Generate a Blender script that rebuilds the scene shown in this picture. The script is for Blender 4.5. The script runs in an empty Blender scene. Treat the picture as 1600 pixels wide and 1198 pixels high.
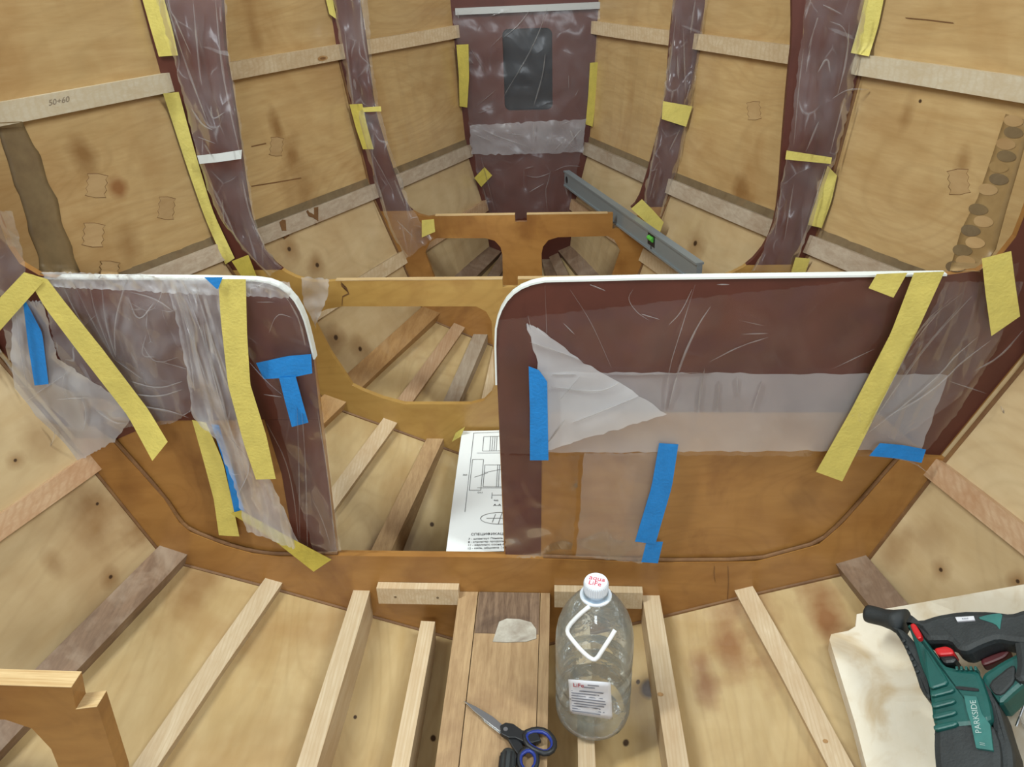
import bpy, bmesh, math, random
import numpy as np
from mathutils import Vector, Matrix, noise
from mathutils.geometry import tessellate_polygon
from mathutils.bvhtree import BVHTree

random.seed(7)
scn = bpy.context.scene
COL = scn.collection

# ------------------------------------------------------------------ camera
CAM = Vector((0.1369, 0.0, 1.323))
FW = Vector((-0.06502427, 0.86965463, -0.48935944)).normalized()
RT = Vector((0.99788364, 0.05653273, -0.03212915)).normalized()
UP = RT.cross(FW).normalized()
FPX = 1213.66
cd = bpy.data.cameras.new('camera')
cd.sensor_fit = 'HORIZONTAL'; cd.sensor_width = 36.0
cd.lens = FPX / 1600.0 * 36.0
cd.clip_start = 0.02; cd.clip_end = 60
cam = bpy.data.objects.new('camera', cd); COL.objects.link(cam)
M = Matrix((RT, UP, -FW)).transposed().to_4x4(); M.translation = CAM
cam.matrix_world = M
scn.camera = cam

# ------------------------------------------------------------------ light
world = bpy.data.worlds.new('workshop'); scn.world = world
world.use_nodes = True
bg = world.node_tree.nodes['Background']
bg.inputs[0].default_value = (0.93, 0.96, 1.0, 1); bg.inputs[1].default_value = 0.36

def area(name, loc, target, sx, sy, power, col):
    l = bpy.data.lights.new(name, 'AREA'); l.shape = 'RECTANGLE'; l.size = sx; l.size_y = sy
    l.energy = power; l.color = col
    o = bpy.data.objects.new(name, l); COL.objects.link(o); o.location = loc
    d = Vector(target) - Vector(loc)
    o.rotation_euler = d.to_track_quat('-Z', 'Y').to_euler()
    return o
area('ceiling_lamp_left_offscreen', (-1.5, 0.5, 3.3), (0.2, 1.6, 0.2), 0.22, 1.5, 104, (0.90, 0.97, 0.94))
area('ceiling_lamp_right_offscreen', (1.9, 0.3, 3.2), (0.2, 1.5, 0.2), 0.22, 1.5, 84, (0.90, 0.97, 0.94))
area('window_aft_offscreen', (0.2, -3.6, 2.7), (0.0, 1.6, 0.6), 1.6, 1.1, 95, (0.86, 0.94, 1.0))

scn.view_settings.view_transform = 'Standard'
scn.view_settings.look = 'None'
scn.view_settings.gamma = 1.0
scn.view_settings.use_curve_mapping = False
scn.view_settings.exposure = -0.14

# ------------------------------------------------------------------ pixel helpers
def ray(px, py):
    return FW * FPX + RT * (px - 800.0) - UP * (py - 599.0)
def bp(px, py, Y):
    d = ray(px, py); return CAM + d * (Y / d.y)
def onplane(px, py, p0, n):
    d = ray(px, py); return CAM + d * ((Vector(p0) - CAM).dot(n) / d.dot(n))
def onz(px, py, z): return onplane(px, py, (0, 0, z), Vector((0, 0, 1)))
def onfield(px, py, fn):
    d = ray(px, py).normalized(); a, b = 0.3, 6.0
    for k in range(60):
        m = (a + b) / 2; p = CAM + d * m
        if p.z > fn(p.x, p.y): a = m
        else: b = m
    return CAM + d * a

# ------------------------------------------------------------------ materials
MATS = {}
def newmat(name):
    m = bpy.data.materials.new(name); m.use_nodes = True
    nt = m.node_tree; nt.nodes.clear()
    out = nt.nodes.new('ShaderNodeOutputMaterial')
    MATS[name] = m
    return m, nt, out
def N(nt, t, **kw):
    n = nt.nodes.new('ShaderNode' + t)
    for k, v in kw.items():
        if isinstance(k, str) and hasattr(n, k): setattr(n, k, v)
    return n
def lk(nt, a, b): nt.links.new(a, b)
def mixc(nt, fac, a, b, mode='MIX'):
    n = nt.nodes.new('ShaderNodeMix'); n.data_type = 'RGBA'; n.blend_type = mode
    for i, v in ((0, fac), (6, a), (7, b)):
        if isinstance(v, (int, float)): n.inputs[i].default_value = v
        elif isinstance(v, tuple): n.inputs[i].default_value = (*v, 1)
        else: lk(nt, v, n.inputs[i])
    return n.outputs[2]
def ramp(nt, src, p0, p1, v0=0.0, v1=1.0):
    n = nt.nodes.new('ShaderNodeMapRange'); n.inputs[1].default_value = p0; n.inputs[2].default_value = p1
    n.inputs[3].default_value = v0; n.inputs[4].default_value = v1; lk(nt, src, n.inputs[0]); return n.outputs[0]
def noisetex(nt, vec, scale, detail=4, dist=0.0, rough=0.55):
    n = nt.nodes.new('ShaderNodeTexNoise'); n.inputs['Scale'].default_value = scale
    n.inputs['Detail'].default_value = detail; n.inputs['Distortion'].default_value = dist
    n.inputs['Roughness'].default_value = rough
    lk(nt, vec, n.inputs['Vector']); return n.outputs[0]
def mathn(nt, op, a, b=0.0):
    n = nt.nodes.new('ShaderNodeMath'); n.operation = op
    for i, v in ((0, a), (1, b)):
        if isinstance(v, (int, float)): n.inputs[i].default_value = v
        else: lk(nt, v, n.inputs[i])
    return n.outputs[0]

def wood(name, light, dark, stain, grain=(14, 1.0, 14), gs=5.0, stain_amt=0.5, stain_scale=2.2, rough=0.42,
         knots=0.0, bump=0.15, vary=0.12, rings=False, coat=0.0, figure=None):
    m, nt, out = newmat(name)
    tc = N(nt, 'TexCoord'); info = N(nt, 'ObjectInfo')
    off = nt.nodes.new('ShaderNodeVectorMath'); off.operation = 'MULTIPLY_ADD'
    comb = N(nt, 'CombineXYZ')
    for i in range(3): lk(nt, info.outputs['Random'], comb.inputs[i])
    off.inputs[1].default_value = (7.3, 11.1, 5.7); lk(nt, comb.outputs[0], off.inputs[0]); lk(nt, tc.outputs['Object'], off.inputs[2])
    mp = N(nt, 'Mapping'); mp.inputs['Scale'].default_value = grain; lk(nt, off.outputs[0], mp.inputs[0])
    g = noisetex(nt, mp.outputs[0], gs, 5, 0.6)
    g2 = noisetex(nt, mp.outputs[0], gs * 4.5, 3, 0.2)
    gm = mathn(nt, 'ADD', mathn(nt, 'MULTIPLY', g, 0.7), mathn(nt, 'MULTIPLY', g2, 0.3))
    col = mixc(nt, ramp(nt, gm, 0.36, 0.66), dark, light)
    if rings:
        w = nt.nodes.new('ShaderNodeTexWave'); w.wave_type = 'BANDS'; w.bands_direction = 'X'
        w.inputs['Scale'].default_value = 1.6; w.inputs['Distortion'].default_value = 5.0; w.inputs['Detail'].default_value = 2
        w.inputs['Detail Scale'].default_value = 1.2
        lk(nt, mp.outputs[0], w.inputs[0])
        col = mixc(nt, ramp(nt, w.outputs[1], 0.5, 0.95, 0, 0.6), col, dark)
    lf = noisetex(nt, off.outputs[0], 3.1, 5, 0.5)
    col = mixc(nt, ramp(nt, lf, 0.36, 0.72, 0.0, 0.34), col, tuple(c * 0.66 for c in dark), 'MIX') if figure else col
    if figure:
        wv = nt.nodes.new('ShaderNodeTexNoise'); wv.inputs['Scale'].default_value = 1.5; wv.inputs['Detail'].default_value = 1; wv.inputs['Distortion'].default_value = 0.6
        fm = N(nt, 'Mapping'); fm.inputs['Scale'].default_value = figure; lk(nt, off.outputs[0], fm.inputs[0]); lk(nt, fm.outputs[0], wv.inputs['Vector'])
        fr = mathn(nt, 'FRACT', mathn(nt, 'MULTIPLY', wv.outputs[0], 22.0))
        fl = ramp(nt, mathn(nt, 'ABSOLUTE', mathn(nt, 'SUBTRACT', fr, 0.5)), 0.28, 0.5, 0.0, 0.28)
        col = mixc(nt, fl, col, tuple(c * 0.8 for c in dark))
    s = noisetex(nt, off.outputs[0], stain_scale, 4, 0.9)
    sf = ramp(nt, s, 0.5, 0.72, 0, stain_amt)
    col = mixc(nt, sf, col, stain)
    s2 = noisetex(nt, off.outputs[0], stain_scale * 3.4, 5, 0.4)
    col = mixc(nt, ramp(nt, s2, 0.56, 0.8, 0, stain_amt * 0.55), col, stain)
    if knots > 0:
        v = nt.nodes.new('ShaderNodeTexVoronoi'); v.inputs['Scale'].default_value = 3.1; lk(nt, off.outputs[0], v.inputs[0])
        wn = N(nt, 'SeparateColor'); lk(nt, v.outputs['Color'], wn.inputs[0])
        pick = ramp(nt, wn.outputs[0], 1 - knots, 1 - knots + 0.02)
        near = ramp(nt, v.outputs['Distance'], 0.05, 0.02)
        halo = ramp(nt, v.outputs['Distance'], 0.22, 0.02, 0, 0.5)
        col = mixc(nt, mathn(nt, 'MULTIPLY', pick, halo), col, stain)
        col = mixc(nt, mathn(nt, 'MULTIPLY', pick, near), col, (0.035, 0.012, 0.005))
    hv = N(nt, 'HueSaturation')
    lk(nt, ramp(nt, info.outputs['Random'], 0, 1, 1 - vary, 1 + vary), hv.inputs['Value']); lk(nt, col, hv.inputs['Color'])
    b = N(nt, 'Bump'); b.inputs['Strength'].default_value = bump; b.inputs['Distance'].default_value = 0.004; lk(nt, gm, b.inputs['Height'])
    p = N(nt, 'BsdfPrincipled'); lk(nt, hv.outputs[0], p.inputs['Base Color'])
    p.inputs['Roughness'].default_value = rough; lk(nt, b.outputs[0], p.inputs['Normal'])
    p.inputs['Coat Weight'].default_value = coat; p.inputs['Coat Roughness'].default_value = 0.25
    lk(nt, p.outputs[0], out.inputs[0])
    return m

wood('ply_side', (0.54, 0.375, 0.18), (0.45, 0.29, 0.125), (0.28, 0.125, 0.030), grain=(2.0, 1.6, 14), gs=3.0, stain_amt=0.5, stain_scale=2.3, rough=0.34, bump=0.08, vary=0.03, coat=0.25, figure=(1, .7, 2.2))
wood('ply_bilge', (0.58, 0.445, 0.26), (0.49, 0.35, 0.185), (0.29, 0.15, 0.055), grain=(3, 1.2, 6), gs=2.0, stain_amt=0.35, stain_scale=2.1, rough=0.34, bump=0.08, vary=0.03, coat=0.2, figure=(1, .7, 1.6))
wood('ply_bottom', (0.565, 0.42, 0.22), (0.46, 0.315, 0.14), (0.28, 0.125, 0.028), grain=(6, 1.0, 6), gs=2.0, stain_amt=0.4, stain_scale=2.4, rough=0.3, bump=0.08, vary=0.03, coat=0.25, figure=(2.0, .6, 1.5))
wood('ply_frame', (0.40, 0.20, 0.055), (0.31, 0.14, 0.034), (0.19, 0.075, 0.018), grain=(1.0, 6, 4), gs=3.0, stain_amt=0.75, stain_scale=5.0, rough=0.33, bump=0.1, vary=0.04, coat=0.2, figure=(1.2, 1, 2))
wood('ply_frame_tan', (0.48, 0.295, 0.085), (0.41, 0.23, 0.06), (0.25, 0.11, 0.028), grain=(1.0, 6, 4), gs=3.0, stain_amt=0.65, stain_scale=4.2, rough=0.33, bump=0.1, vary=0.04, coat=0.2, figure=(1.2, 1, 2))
wood('pine', (0.60, 0.485, 0.33), (0.49, 0.36, 0.215), (0.38, 0.21, 0.09), grain=(26, 1.0, 26), gs=2.4, stain_amt=0.28, stain_scale=4.5, rough=0.5, knots=0.08, rings=True)
wood('pine_pale', (0.63, 0.555, 0.42), (0.56, 0.46, 0.31), (0.42, 0.26, 0.12), grain=(26, 1.0, 26), gs=2.4, stain_amt=0.22, stain_scale=4.5, rough=0.5, rings=True)
wood('epoxy_dark', (0.20, 0.095, 0.032), (0.13, 0.058, 0.02), (0.26, 0.13, 0.04), grain=(3, 3, 3), gs=6, stain_amt=0.5, stain_scale=9, rough=0.6, bump=0.1, vary=0.0)
wood('joint_stain', (0.36, 0.235, 0.10), (0.28, 0.175, 0.07), (0.22, 0.13, 0.05), grain=(3, 3, 3), gs=5, stain_amt=0.5, stain_scale=9, rough=0.45, bump=0.05, vary=0.0)
wood('pine_red', (0.50, 0.345, 0.215), (0.40, 0.24, 0.13), (0.32, 0.13, 0.05), grain=(26, 1.0, 26), gs=2.4, stain_amt=0.4, stain_scale=4.5, rough=0.48, rings=True)
wood('chine_log', (0.23, 0.145, 0.09), (0.15, 0.09, 0.055), (0.33, 0.25, 0.18), grain=(22, 1.2, 22), gs=3.0, stain_amt=0.7, stain_scale=9, rough=0.45)
wood('grey_stringer', (0.47, 0.39, 0.30), (0.35, 0.27, 0.195), (0.26, 0.15, 0.08), grain=(22, 1.4, 22), gs=3.0, stain_amt=0.5, stain_scale=6, rough=0.5)
wood('brown_stringer', (0.42, 0.24, 0.095), (0.30, 0.155, 0.055), (0.52, 0.36, 0.19), grain=(22, 1.4, 22), gs=3.0, stain_amt=0.45, stain_scale=6, rough=0.42)
wood('keel_board', (0.44, 0.295, 0.155), (0.30, 0.185, 0.09), (0.19, 0.10, 0.05), grain=(30, 1.0, 30), gs=3.0, stain_amt=0.6, stain_scale=5, rough=0.55, bump=0.3)
wood('keel_stained', (0.25, 0.165, 0.105), (0.11, 0.065, 0.04), (0.055, 0.03, 0.02), grain=(30, 1.5, 30), gs=3.5, stain_amt=0.7, stain_scale=9, rough=0.5, bump=0.3)
wood('edge_ply', (0.70, 0.52, 0.28), (0.50, 0.32, 0.14), (0.40, 0.22, 0.09), grain=(2, 60, 2), gs=3.0, stain_amt=0.3, stain_scale=9, rough=0.5)
wood('foam', (0.80, 0.74, 0.62), (0.74, 0.66, 0.52), (0.52, 0.36, 0.17), grain=(1, 1, 1), gs=9.0, stain_amt=0.75, stain_scale=7.5, rough=0.85, bump=0.3, vary=0.0)
wood('plug', (0.50, 0.335, 0.165), (0.43, 0.275, 0.125), (0.30, 0.15, 0.05), grain=(2, 2, 9), gs=3.0, stain_amt=0.3, stain_scale=6, rough=0.42, bump=0.05)
wood('grey_putty', (0.22, 0.155, 0.075), (0.16, 0.105, 0.05), (0.30, 0.19, 0.08), grain=(2, 2, 2), gs=6, stain_amt=0.35, stain_scale=6, rough=0.55, bump=0.15, vary=0.0)
wood('fillet', (0.20, 0.145, 0.08), (0.14, 0.095, 0.05), (0.28, 0.17, 0.08), grain=(3, 3, 3), gs=6, stain_amt=0.4, stain_scale=8, rough=0.5, bump=0.2, vary=0.0)
wood('white_putty', (0.52, 0.49, 0.42), (0.36, 0.32, 0.26), (0.16, 0.11, 0.08), grain=(3, 3, 3), gs=9, stain_amt=0.6, stain_scale=14, rough=0.6, bump=0.3, vary=0.0)

def plain(name, col, rough=0.5, metal=0.0, bump=0.0, bscale=60, spec=0.5, nvar=0.0, nscale=8, trans=0.0):
    m, nt, out = newmat(name)
    p = N(nt, 'BsdfPrincipled'); p.inputs['Base Color'].default_value = (*col, 1)
    p.inputs['Roughness'].default_value = rough; p.inputs['Metallic'].default_value = metal
    p.inputs['Specular IOR Level'].default_value = spec
    tc = N(nt, 'TexCoord')
    if nvar:
        n = noisetex(nt, tc.outputs['Object'], nscale, 4, 0.3)
        c = mixc(nt, ramp(nt, n, 0.3, 0.7), tuple(v * (1 - nvar) for v in col), tuple(min(1, v * (1 + nvar)) for v in col))
        lk(nt, c, p.inputs['Base Color'])
    if bump:
        n = noisetex(nt, tc.outputs['Object'], bscale, 3)
        b = N(nt, 'Bump'); b.inputs['Strength'].default_value = bump; b.inputs['Distance'].default_value = 0.003
        lk(nt, n, b.inputs['Height']); lk(nt, b.outputs[0], p.inputs['Normal'])
    if trans:
        t = N(nt, 'BsdfTransparent'); mx = N(nt, 'MixShader'); mx.inputs[0].default_value = 1 - trans
        lk(nt, t.outputs[0], mx.inputs[1]); lk(nt, p.outputs[0], mx.inputs[2]); lk(nt, mx.outputs[0], out.inputs[0])
    else:
        lk(nt, p.outputs[0], out.inputs[0])
    return m
plain('brown_paint', (0.088, 0.023, 0.014), 0.42, bump=0.12, bscale=25, nvar=0.15)
plain('dark_inside_black', (0.008, 0.009, 0.012), 0.3)
plain('yellow_tape', (0.64, 0.54, 0.135), 0.55, bump=0.35, bscale=160, nvar=0.08, nscale=30, trans=0.06)
plain('yellow_tape_deep', (0.52, 0.42, 0.07), 0.55, bump=0.35, bscale=160, nvar=0.12, nscale=30, trans=0.06)
plain('blue_tape', (0.008, 0.20, 0.56), 0.5, bump=0.35, bscale=160, nvar=0.1, nscale=30)
plain('white_edging', (0.72, 0.76, 0.74), 0.35)
plain('paper', (0.80, 0.83, 0.84), 0.8)
plain('ink', (0.05, 0.05, 0.055), 0.8)
plain('ink_grey', (0.32, 0.33, 0.34), 0.8)
plain('aluminium', (0.26, 0.30, 0.32), 0.38, metal=0.35)
plain('black_plastic', (0.012, 0.013, 0.015), 0.45, bump=0.1, bscale=200)
plain('dark_rubber', (0.022, 0.027, 0.029), 0.6, bump=0.25, bscale=220, nvar=0.3, nscale=20)
plain('saw_green', (0.006, 0.085, 0.075), 0.42, bump=0.08, bscale=200, nvar=0.2, nscale=18)
plain('saw_green_light', (0.03, 0.16, 0.145), 0.45, nvar=0.2, nscale=30)
plain('red_plastic', (0.55, 0.012, 0.016), 0.4)
plain('dark_red', (0.10, 0.008, 0.012), 0.5)
plain('lime', (0.10, 0.45, 0.06), 0.25)
plain('steel', (0.55, 0.56, 0.57), 0.28, metal=1.0)
plain('blue_plastic', (0.012, 0.03, 0.22), 0.4)
plain('cap_white', (0.74, 0.80, 0.88), 0.35)
plain('cap_blue', (0.45, 0.60, 0.80), 0.4)
plain('handle_white', (0.78, 0.80, 0.82), 0.4)
plain('label_white', (0.68, 0.69, 0.74), 0.55)
plain('label_grey', (0.20, 0.21, 0.25), 0.6)
plain('red_ink', (0.62, 0.02, 0.05), 0.5)
plain('grey_letter', (0.40, 0.52, 0.50), 0.5)
plain('white_strip', (0.70, 0.72, 0.70), 0.45, trans=0.15)
plain('grey_strip', (0.42, 0.42, 0.41), 0.5)
plain('pencil', (0.22, 0.17, 0.12), 0.8)

def filmmat(name, milk0, milk1, streak=0.3, crumple=0.0, mscale=6.0, ang=0.5, white=(0.82, 0.83, 0.86), rough=0.16, refl=0.6, bumpd=0.01, smooth_milk=True):
    m, nt, out = newmat(name)
    tc = N(nt, 'TexCoord'); P = tc.outputs['Object']
    def streaks(rot, stretch, sc, lo, hi):
        mp = N(nt, 'Mapping'); mp.inputs['Rotation'].default_value = (0, rot, 0); lk(nt, P, mp.inputs[0])
        mp2 = N(nt, 'Mapping'); mp2.inputs['Scale'].default_value = (stretch, 4, 1.0); lk(nt, mp.outputs[0], mp2.inputs[0])
        n = noisetex(nt, mp2.outputs[0], sc, 2, 0.35)
        return ramp(nt, n, lo, hi), n
    s1, h1 = streaks(ang, 16, 3.2, 0.64, 0.70)
    s2, h2 = streaks(-ang * 1.5, 12, 4.1, 0.66, 0.71)
    s3, h3 = streaks(1.25, 14, 3.0, 0.68, 0.72)
    st = mathn(nt, 'MAXIMUM', mathn(nt, 'MAXIMUM', s1, s2), s3)
    gate = ramp(nt, noisetex(nt, P, mscale, 2, 0.3), 0.40, 0.62)
    st = mathn(nt, 'MULTIPLY', st, gate)
    h = mathn(nt, 'ADD', mathn(nt, 'MULTIPLY', h1, 0.10), noisetex(nt, P, mscale * 1.6, 1, 0.2))
    if crumple:
        wn = nt.nodes.new('ShaderNodeTexNoise'); wn.inputs['Scale'].default_value = 5; lk(nt, P, wn.inputs['Vector'])
        va = nt.nodes.new('ShaderNodeVectorMath'); va.operation = 'MULTIPLY_ADD'; va.inputs[1].default_value = (.16, .16, .16); lk(nt, wn.outputs[1], va.inputs[0]); lk(nt, P, va.inputs[2])
        vo = nt.nodes.new('ShaderNodeTexVoronoi'); vo.inputs['Scale'].default_value = crumple; lk(nt, va.outputs[0], vo.inputs[0])
        vo2 = nt.nodes.new('ShaderNodeTexVoronoi'); vo2.feature = 'DISTANCE_TO_EDGE'; vo2.inputs['Scale'].default_value = crumple; lk(nt, va.outputs[0], vo2.inputs[0])
        h = mathn(nt, 'ADD', mathn(nt, 'MULTIPLY', h, 0.4), mathn(nt, 'MULTIPLY', vo.outputs['Distance'], 1.0))
        edge = mathn(nt, 'MULTIPLY', ramp(nt, vo2.outputs['Distance'], 0.035, 0.0), ramp(nt, noisetex(nt, P, 9, 2, 0.2), 0.46, 0.62))
        st = mathn(nt, 'MAXIMUM', st, edge)
    b = N(nt, 'Bump'); b.inputs['Strength'].default_value = 0.9; b.inputs['Distance'].default_value = bumpd; lk(nt, h, b.inputs['Height'])
    tr = N(nt, 'BsdfTransparent')
    gl = N(nt, 'BsdfGlossy'); gl.inputs['Roughness'].default_value = rough; lk(nt, b.outputs[0], gl.inputs['Normal'])
    fr = N(nt, 'Fresnel'); fr.inputs['IOR'].default_value = 1.45
    mx = N(nt, 'MixShader'); lk(nt, mathn(nt, 'ADD', mathn(nt, 'MULTIPLY', fr.outputs[0], refl), 0.015), mx.inputs[0]); lk(nt, tr.outputs[0], mx.inputs[1]); lk(nt, gl.outputs[0], mx.inputs[2])
    df = N(nt, 'BsdfDiffuse'); df.inputs[0].default_value = (*white, 1)
    tl = N(nt, 'BsdfTranslucent'); tl.inputs[0].default_value = (*white, 1)
    dm = N(nt, 'MixShader'); dm.inputs[0].default_value = 0.35; lk(nt, df.outputs[0], dm.inputs[1]); lk(nt, tl.outputs[0], dm.inputs[2])
    mx2 = N(nt, 'MixShader')
    milk = ramp(nt, noisetex(nt, P, mscale * 0.8, 3, 0.6), 0.38, 0.66, milk0, milk1)
    fac = mathn(nt, 'MAXIMUM', milk, mathn(nt, 'MULTIPLY', st, streak))
    lk(nt, fac, mx2.inputs[0]); lk(nt, mx.outputs[0], mx2.inputs[1]); lk(nt, dm.outputs[0], mx2.inputs[2])
    lk(nt, mx2.outputs[0], out.inputs[0])
    return m
filmmat('film_clear', 0.010, 0.035, 0.04, ang=.45, refl=.5)
filmmat('film', 0.03, 0.09, 0.10, crumple=7, ang=.2, refl=.15, rough=.2)
filmmat('film_crumpled', 0.10, 0.34, 0.45, crumple=11, ang=.25, bumpd=.014, refl=.15, rough=.18)
filmmat('film_haze', 0.32, 0.52, 0.5, crumple=6, ang=.6, bumpd=.012, refl=.4, rough=.25)
filmmat('film_folds', 0.30, 0.56, 0.6, ang=.2, mscale=9, bumpd=.014, refl=.4, rough=.25)
filmmat('film_fan', 0.03, 0.10, 0.15, ang=.62, mscale=9, bumpd=.012, refl=.12, rough=.2)
filmmat('film_milky', 0.31, 0.36, 0.36, ang=.35, refl=.4)
filmmat('film_white', 0.52, 0.58, 0.5, ang=1.1, refl=.4)
filmmat('film_thin_milky', 0.15, 0.19, 0.2, ang=.3, refl=.4)
filmmat('film_arm', 0.05, 0.17, 0.34, crumple=9, ang=.12, bumpd=.014, refl=.5, rough=.2)
filmmat('film_bow', 0.04, 0.09, 0.10, crumple=6, ang=.5, refl=.35, rough=.25)
filmmat('film_bow_band', 0.26, 0.36, 0.4, crumple=14, ang=.8, bumpd=.014, refl=.4, rough=.25)
filmmat('film_crease_glint', 0.14, 0.30, 0.3, ang=.3, refl=.9, rough=.12)

def petmat():
    m, nt, out = newmat('pet')
    tr = N(nt, 'BsdfTransparent'); tr.inputs[0].default_value = (0.955, 0.98, 0.972, 1)
    gl = N(nt, 'BsdfGlossy'); gl.inputs['Roughness'].default_value = 0.07
    tc = N(nt, 'TexCoord'); n = noisetex(nt, tc.outputs['Object'], 26, 3, 0.5)
    b = N(nt, 'Bump'); b.inputs['Strength'].default_value = 0.35; b.inputs['Distance'].default_value = 0.01; lk(nt, n, b.inputs['Height'])
    lk(nt, b.outputs[0], gl.inputs['Normal'])
    fr = N(nt, 'Fresnel'); fr.inputs['IOR'].default_value = 1.5; lk(nt, b.outputs[0], fr.inputs['Normal'])
    mx = N(nt, 'MixShader'); lk(nt, ramp(nt, fr.outputs[0], 0, 1, 0.03, 0.9), mx.inputs[0]); lk(nt, tr.outputs[0], mx.inputs[1]); lk(nt, gl.outputs[0], mx.inputs[2])
    df = N(nt, 'BsdfDiffuse'); df.inputs[0].default_value = (0.74, 0.82, 0.82, 1)
    mx2 = N(nt, 'MixShader'); mx2.inputs[0].default_value = 0.10; lk(nt, mx.outputs[0], mx2.inputs[1]); lk(nt, df.outputs[0], mx2.inputs[2])
    lk(nt, mx2.outputs[0], out.inputs[0])
petmat()

# ------------------------------------------------------------------ object helpers
LOC = {}
def wloc(o):
    return LOC.get(o.name, Vector((0, 0, 0))) if o else Vector((0, 0, 0))
def props(o, label=None, cat=None, group=None, kind=None):
    if label: o['label'] = label
    if cat: o['category'] = cat
    if group: o['group'] = group
    if kind: o['kind'] = kind
    return o
def empty(name, loc, label=None, cat=None, group=None, kind=None):
    o = bpy.data.objects.new(name, None); COL.objects.link(o); o.location = loc
    o.empty_display_size = 0.05
    LOC[o.name] = Vector(loc)
    return props(o, label, cat, group, kind)
SOLID = []          # (verts, faces) of everything tape and plugs can be laid on
def obj(name, verts, faces, mat, parent=None, smooth=False, origin=None, solid=False, bevel=0.0, recalc=True, thick=0.0, **kw):
    verts = [Vector(v) for v in verts]
    if parent is not None:
        org = wloc(parent); rel = Vector((0, 0, 0)); world = org
    else:
        if origin is None:
            lo = Vector([min(v[i] for v in verts) for i in range(3)]); hi = Vector([max(v[i] for v in verts) for i in range(3)])
            origin = Vector(((lo.x + hi.x) / 2, (lo.y + hi.y) / 2, lo.z))
        org = Vector(origin); rel = org; world = org
    me = bpy.data.meshes.new(name)
    me.from_pydata([tuple(v - org) for v in verts], [], faces)
    if recalc or bevel:
        bm = bmesh.new(); bm.from_mesh(me)
        if recalc: bmesh.ops.recalc_face_normals(bm, faces=bm.faces)
        if bevel:
            eds = [e for e in bm.edges if len(e.link_faces) == 2 and e.calc_face_angle(0) > 0.6]
            bmesh.ops.bevel(bm, geom=eds, offset=bevel, segments=2, affect='EDGES', profile=0.6)
        bm.to_mesh(me); bm.free()
    if smooth: me.polygons.foreach_set('use_smooth', [True] * len(me.polygons))
    me.materials.append(MATS[mat])
    o = bpy.data.objects.new(name, me); COL.objects.link(o)
    o.location = rel
    if parent is not None: o.parent = parent
    LOC[o.name] = world
    if thick:
        md = o.modifiers.new('thickness', 'SOLIDIFY'); md.thickness = thick; md.offset = 0
    if solid:
        SOLID.append((verts, faces))
    return props(o, **kw)

def plate(loops, off):
    """planar polygon with holes, extruded by off"""
    loops = [[Vector(p) for p in l] for l in loops]
    tris = tessellate_polygon(loops)
    flat = [p for l in loops for p in l]; n = len(flat); off = Vector(off)
    verts = flat + [p + off for p in flat]
    faces = [tuple(t) for t in tris] + [tuple(n + i for i in reversed(t)) for t in tris]
    k = 0
    for l in loops:
        m = len(l)
        for i in range(m):
            a, b = k + i, k + (i + 1) % m
            faces.append((a, b, n + b, n + a))
        k += m
    return verts, faces
def resample(pts, n):
    pts = [Vector(p) for p in pts]
    d = [0.0]
    for a, b in zip(pts, pts[1:]): d.append(d[-1] + (b - a).length)
    out = []
    for i in range(n):
        t = d[-1] * i / (n - 1); j = 0
        while j < len(d) - 2 and d[j + 1] < t: j += 1
        s = (t - d[j]) / max(1e-9, d[j + 1] - d[j]); out.append(pts[j].lerp(pts[j + 1], s))
    return out
def grid_faces(nv, nu, base=0):
    f = []
    for j in range(nv - 1):
        for i in range(nu - 1):
            a = base + j * nu + i; f.append((a, a + 1, a + nu + 1, a + nu))
    return f
def smoothpts(pts, it=2):
    pts = [Vector(p) for p in pts]
    for _ in range(it):
        o = [pts[0]]
        for a, b in zip(pts, pts[1:]): o += [a * 0.75 + b * 0.25, a * 0.25 + b * 0.75]
        pts = o + [pts[-1]]
    return pts
def box(c, sx, sy, sz, R=None):
    R = R or Matrix.Identity(3); v = []
    for z in (-1, 1):
        for y in (-1, 1):
            for x in (-1, 1): v.append(Vector(c) + R @ Vector((x * sx / 2, y * sy / 2, z * sz / 2)))
    return v, [(0, 1, 3, 2), (4, 6, 7, 5), (0, 4, 5, 1), (2, 3, 7, 6), (0, 2, 6, 4), (1, 5, 7, 3)]
def join(*vf):
    V, F = [], []
    for v, f in vf:
        k = len(V); V += list(v); F += [tuple(k + i for i in t) for t in f]
    return V, F
def lathe(c, prof, n=40, axis=Vector((0, 0, 1)), cap=True):
    q = Vector((0, 0, 1)).rotation_difference(axis).to_matrix(); V, F = [], []
    for r, z in prof:
        for i in range(n):
            a = 2 * math.pi * i / n; V.append(Vector(c) + q @ Vector((r * math.cos(a), r * math.sin(a), z)))
    for j in range(len(prof) - 1):
        for i in range(n):
            F.append((j * n + i, j * n + (i + 1) % n, (j + 1) * n + (i + 1) % n, (j + 1) * n + i))
    if cap:
        F.append(tuple(range(n - 1, -1, -1))); k = (len(prof) - 1) * n; F.append(tuple(range(k, k + n)))
    return V, F
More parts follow.
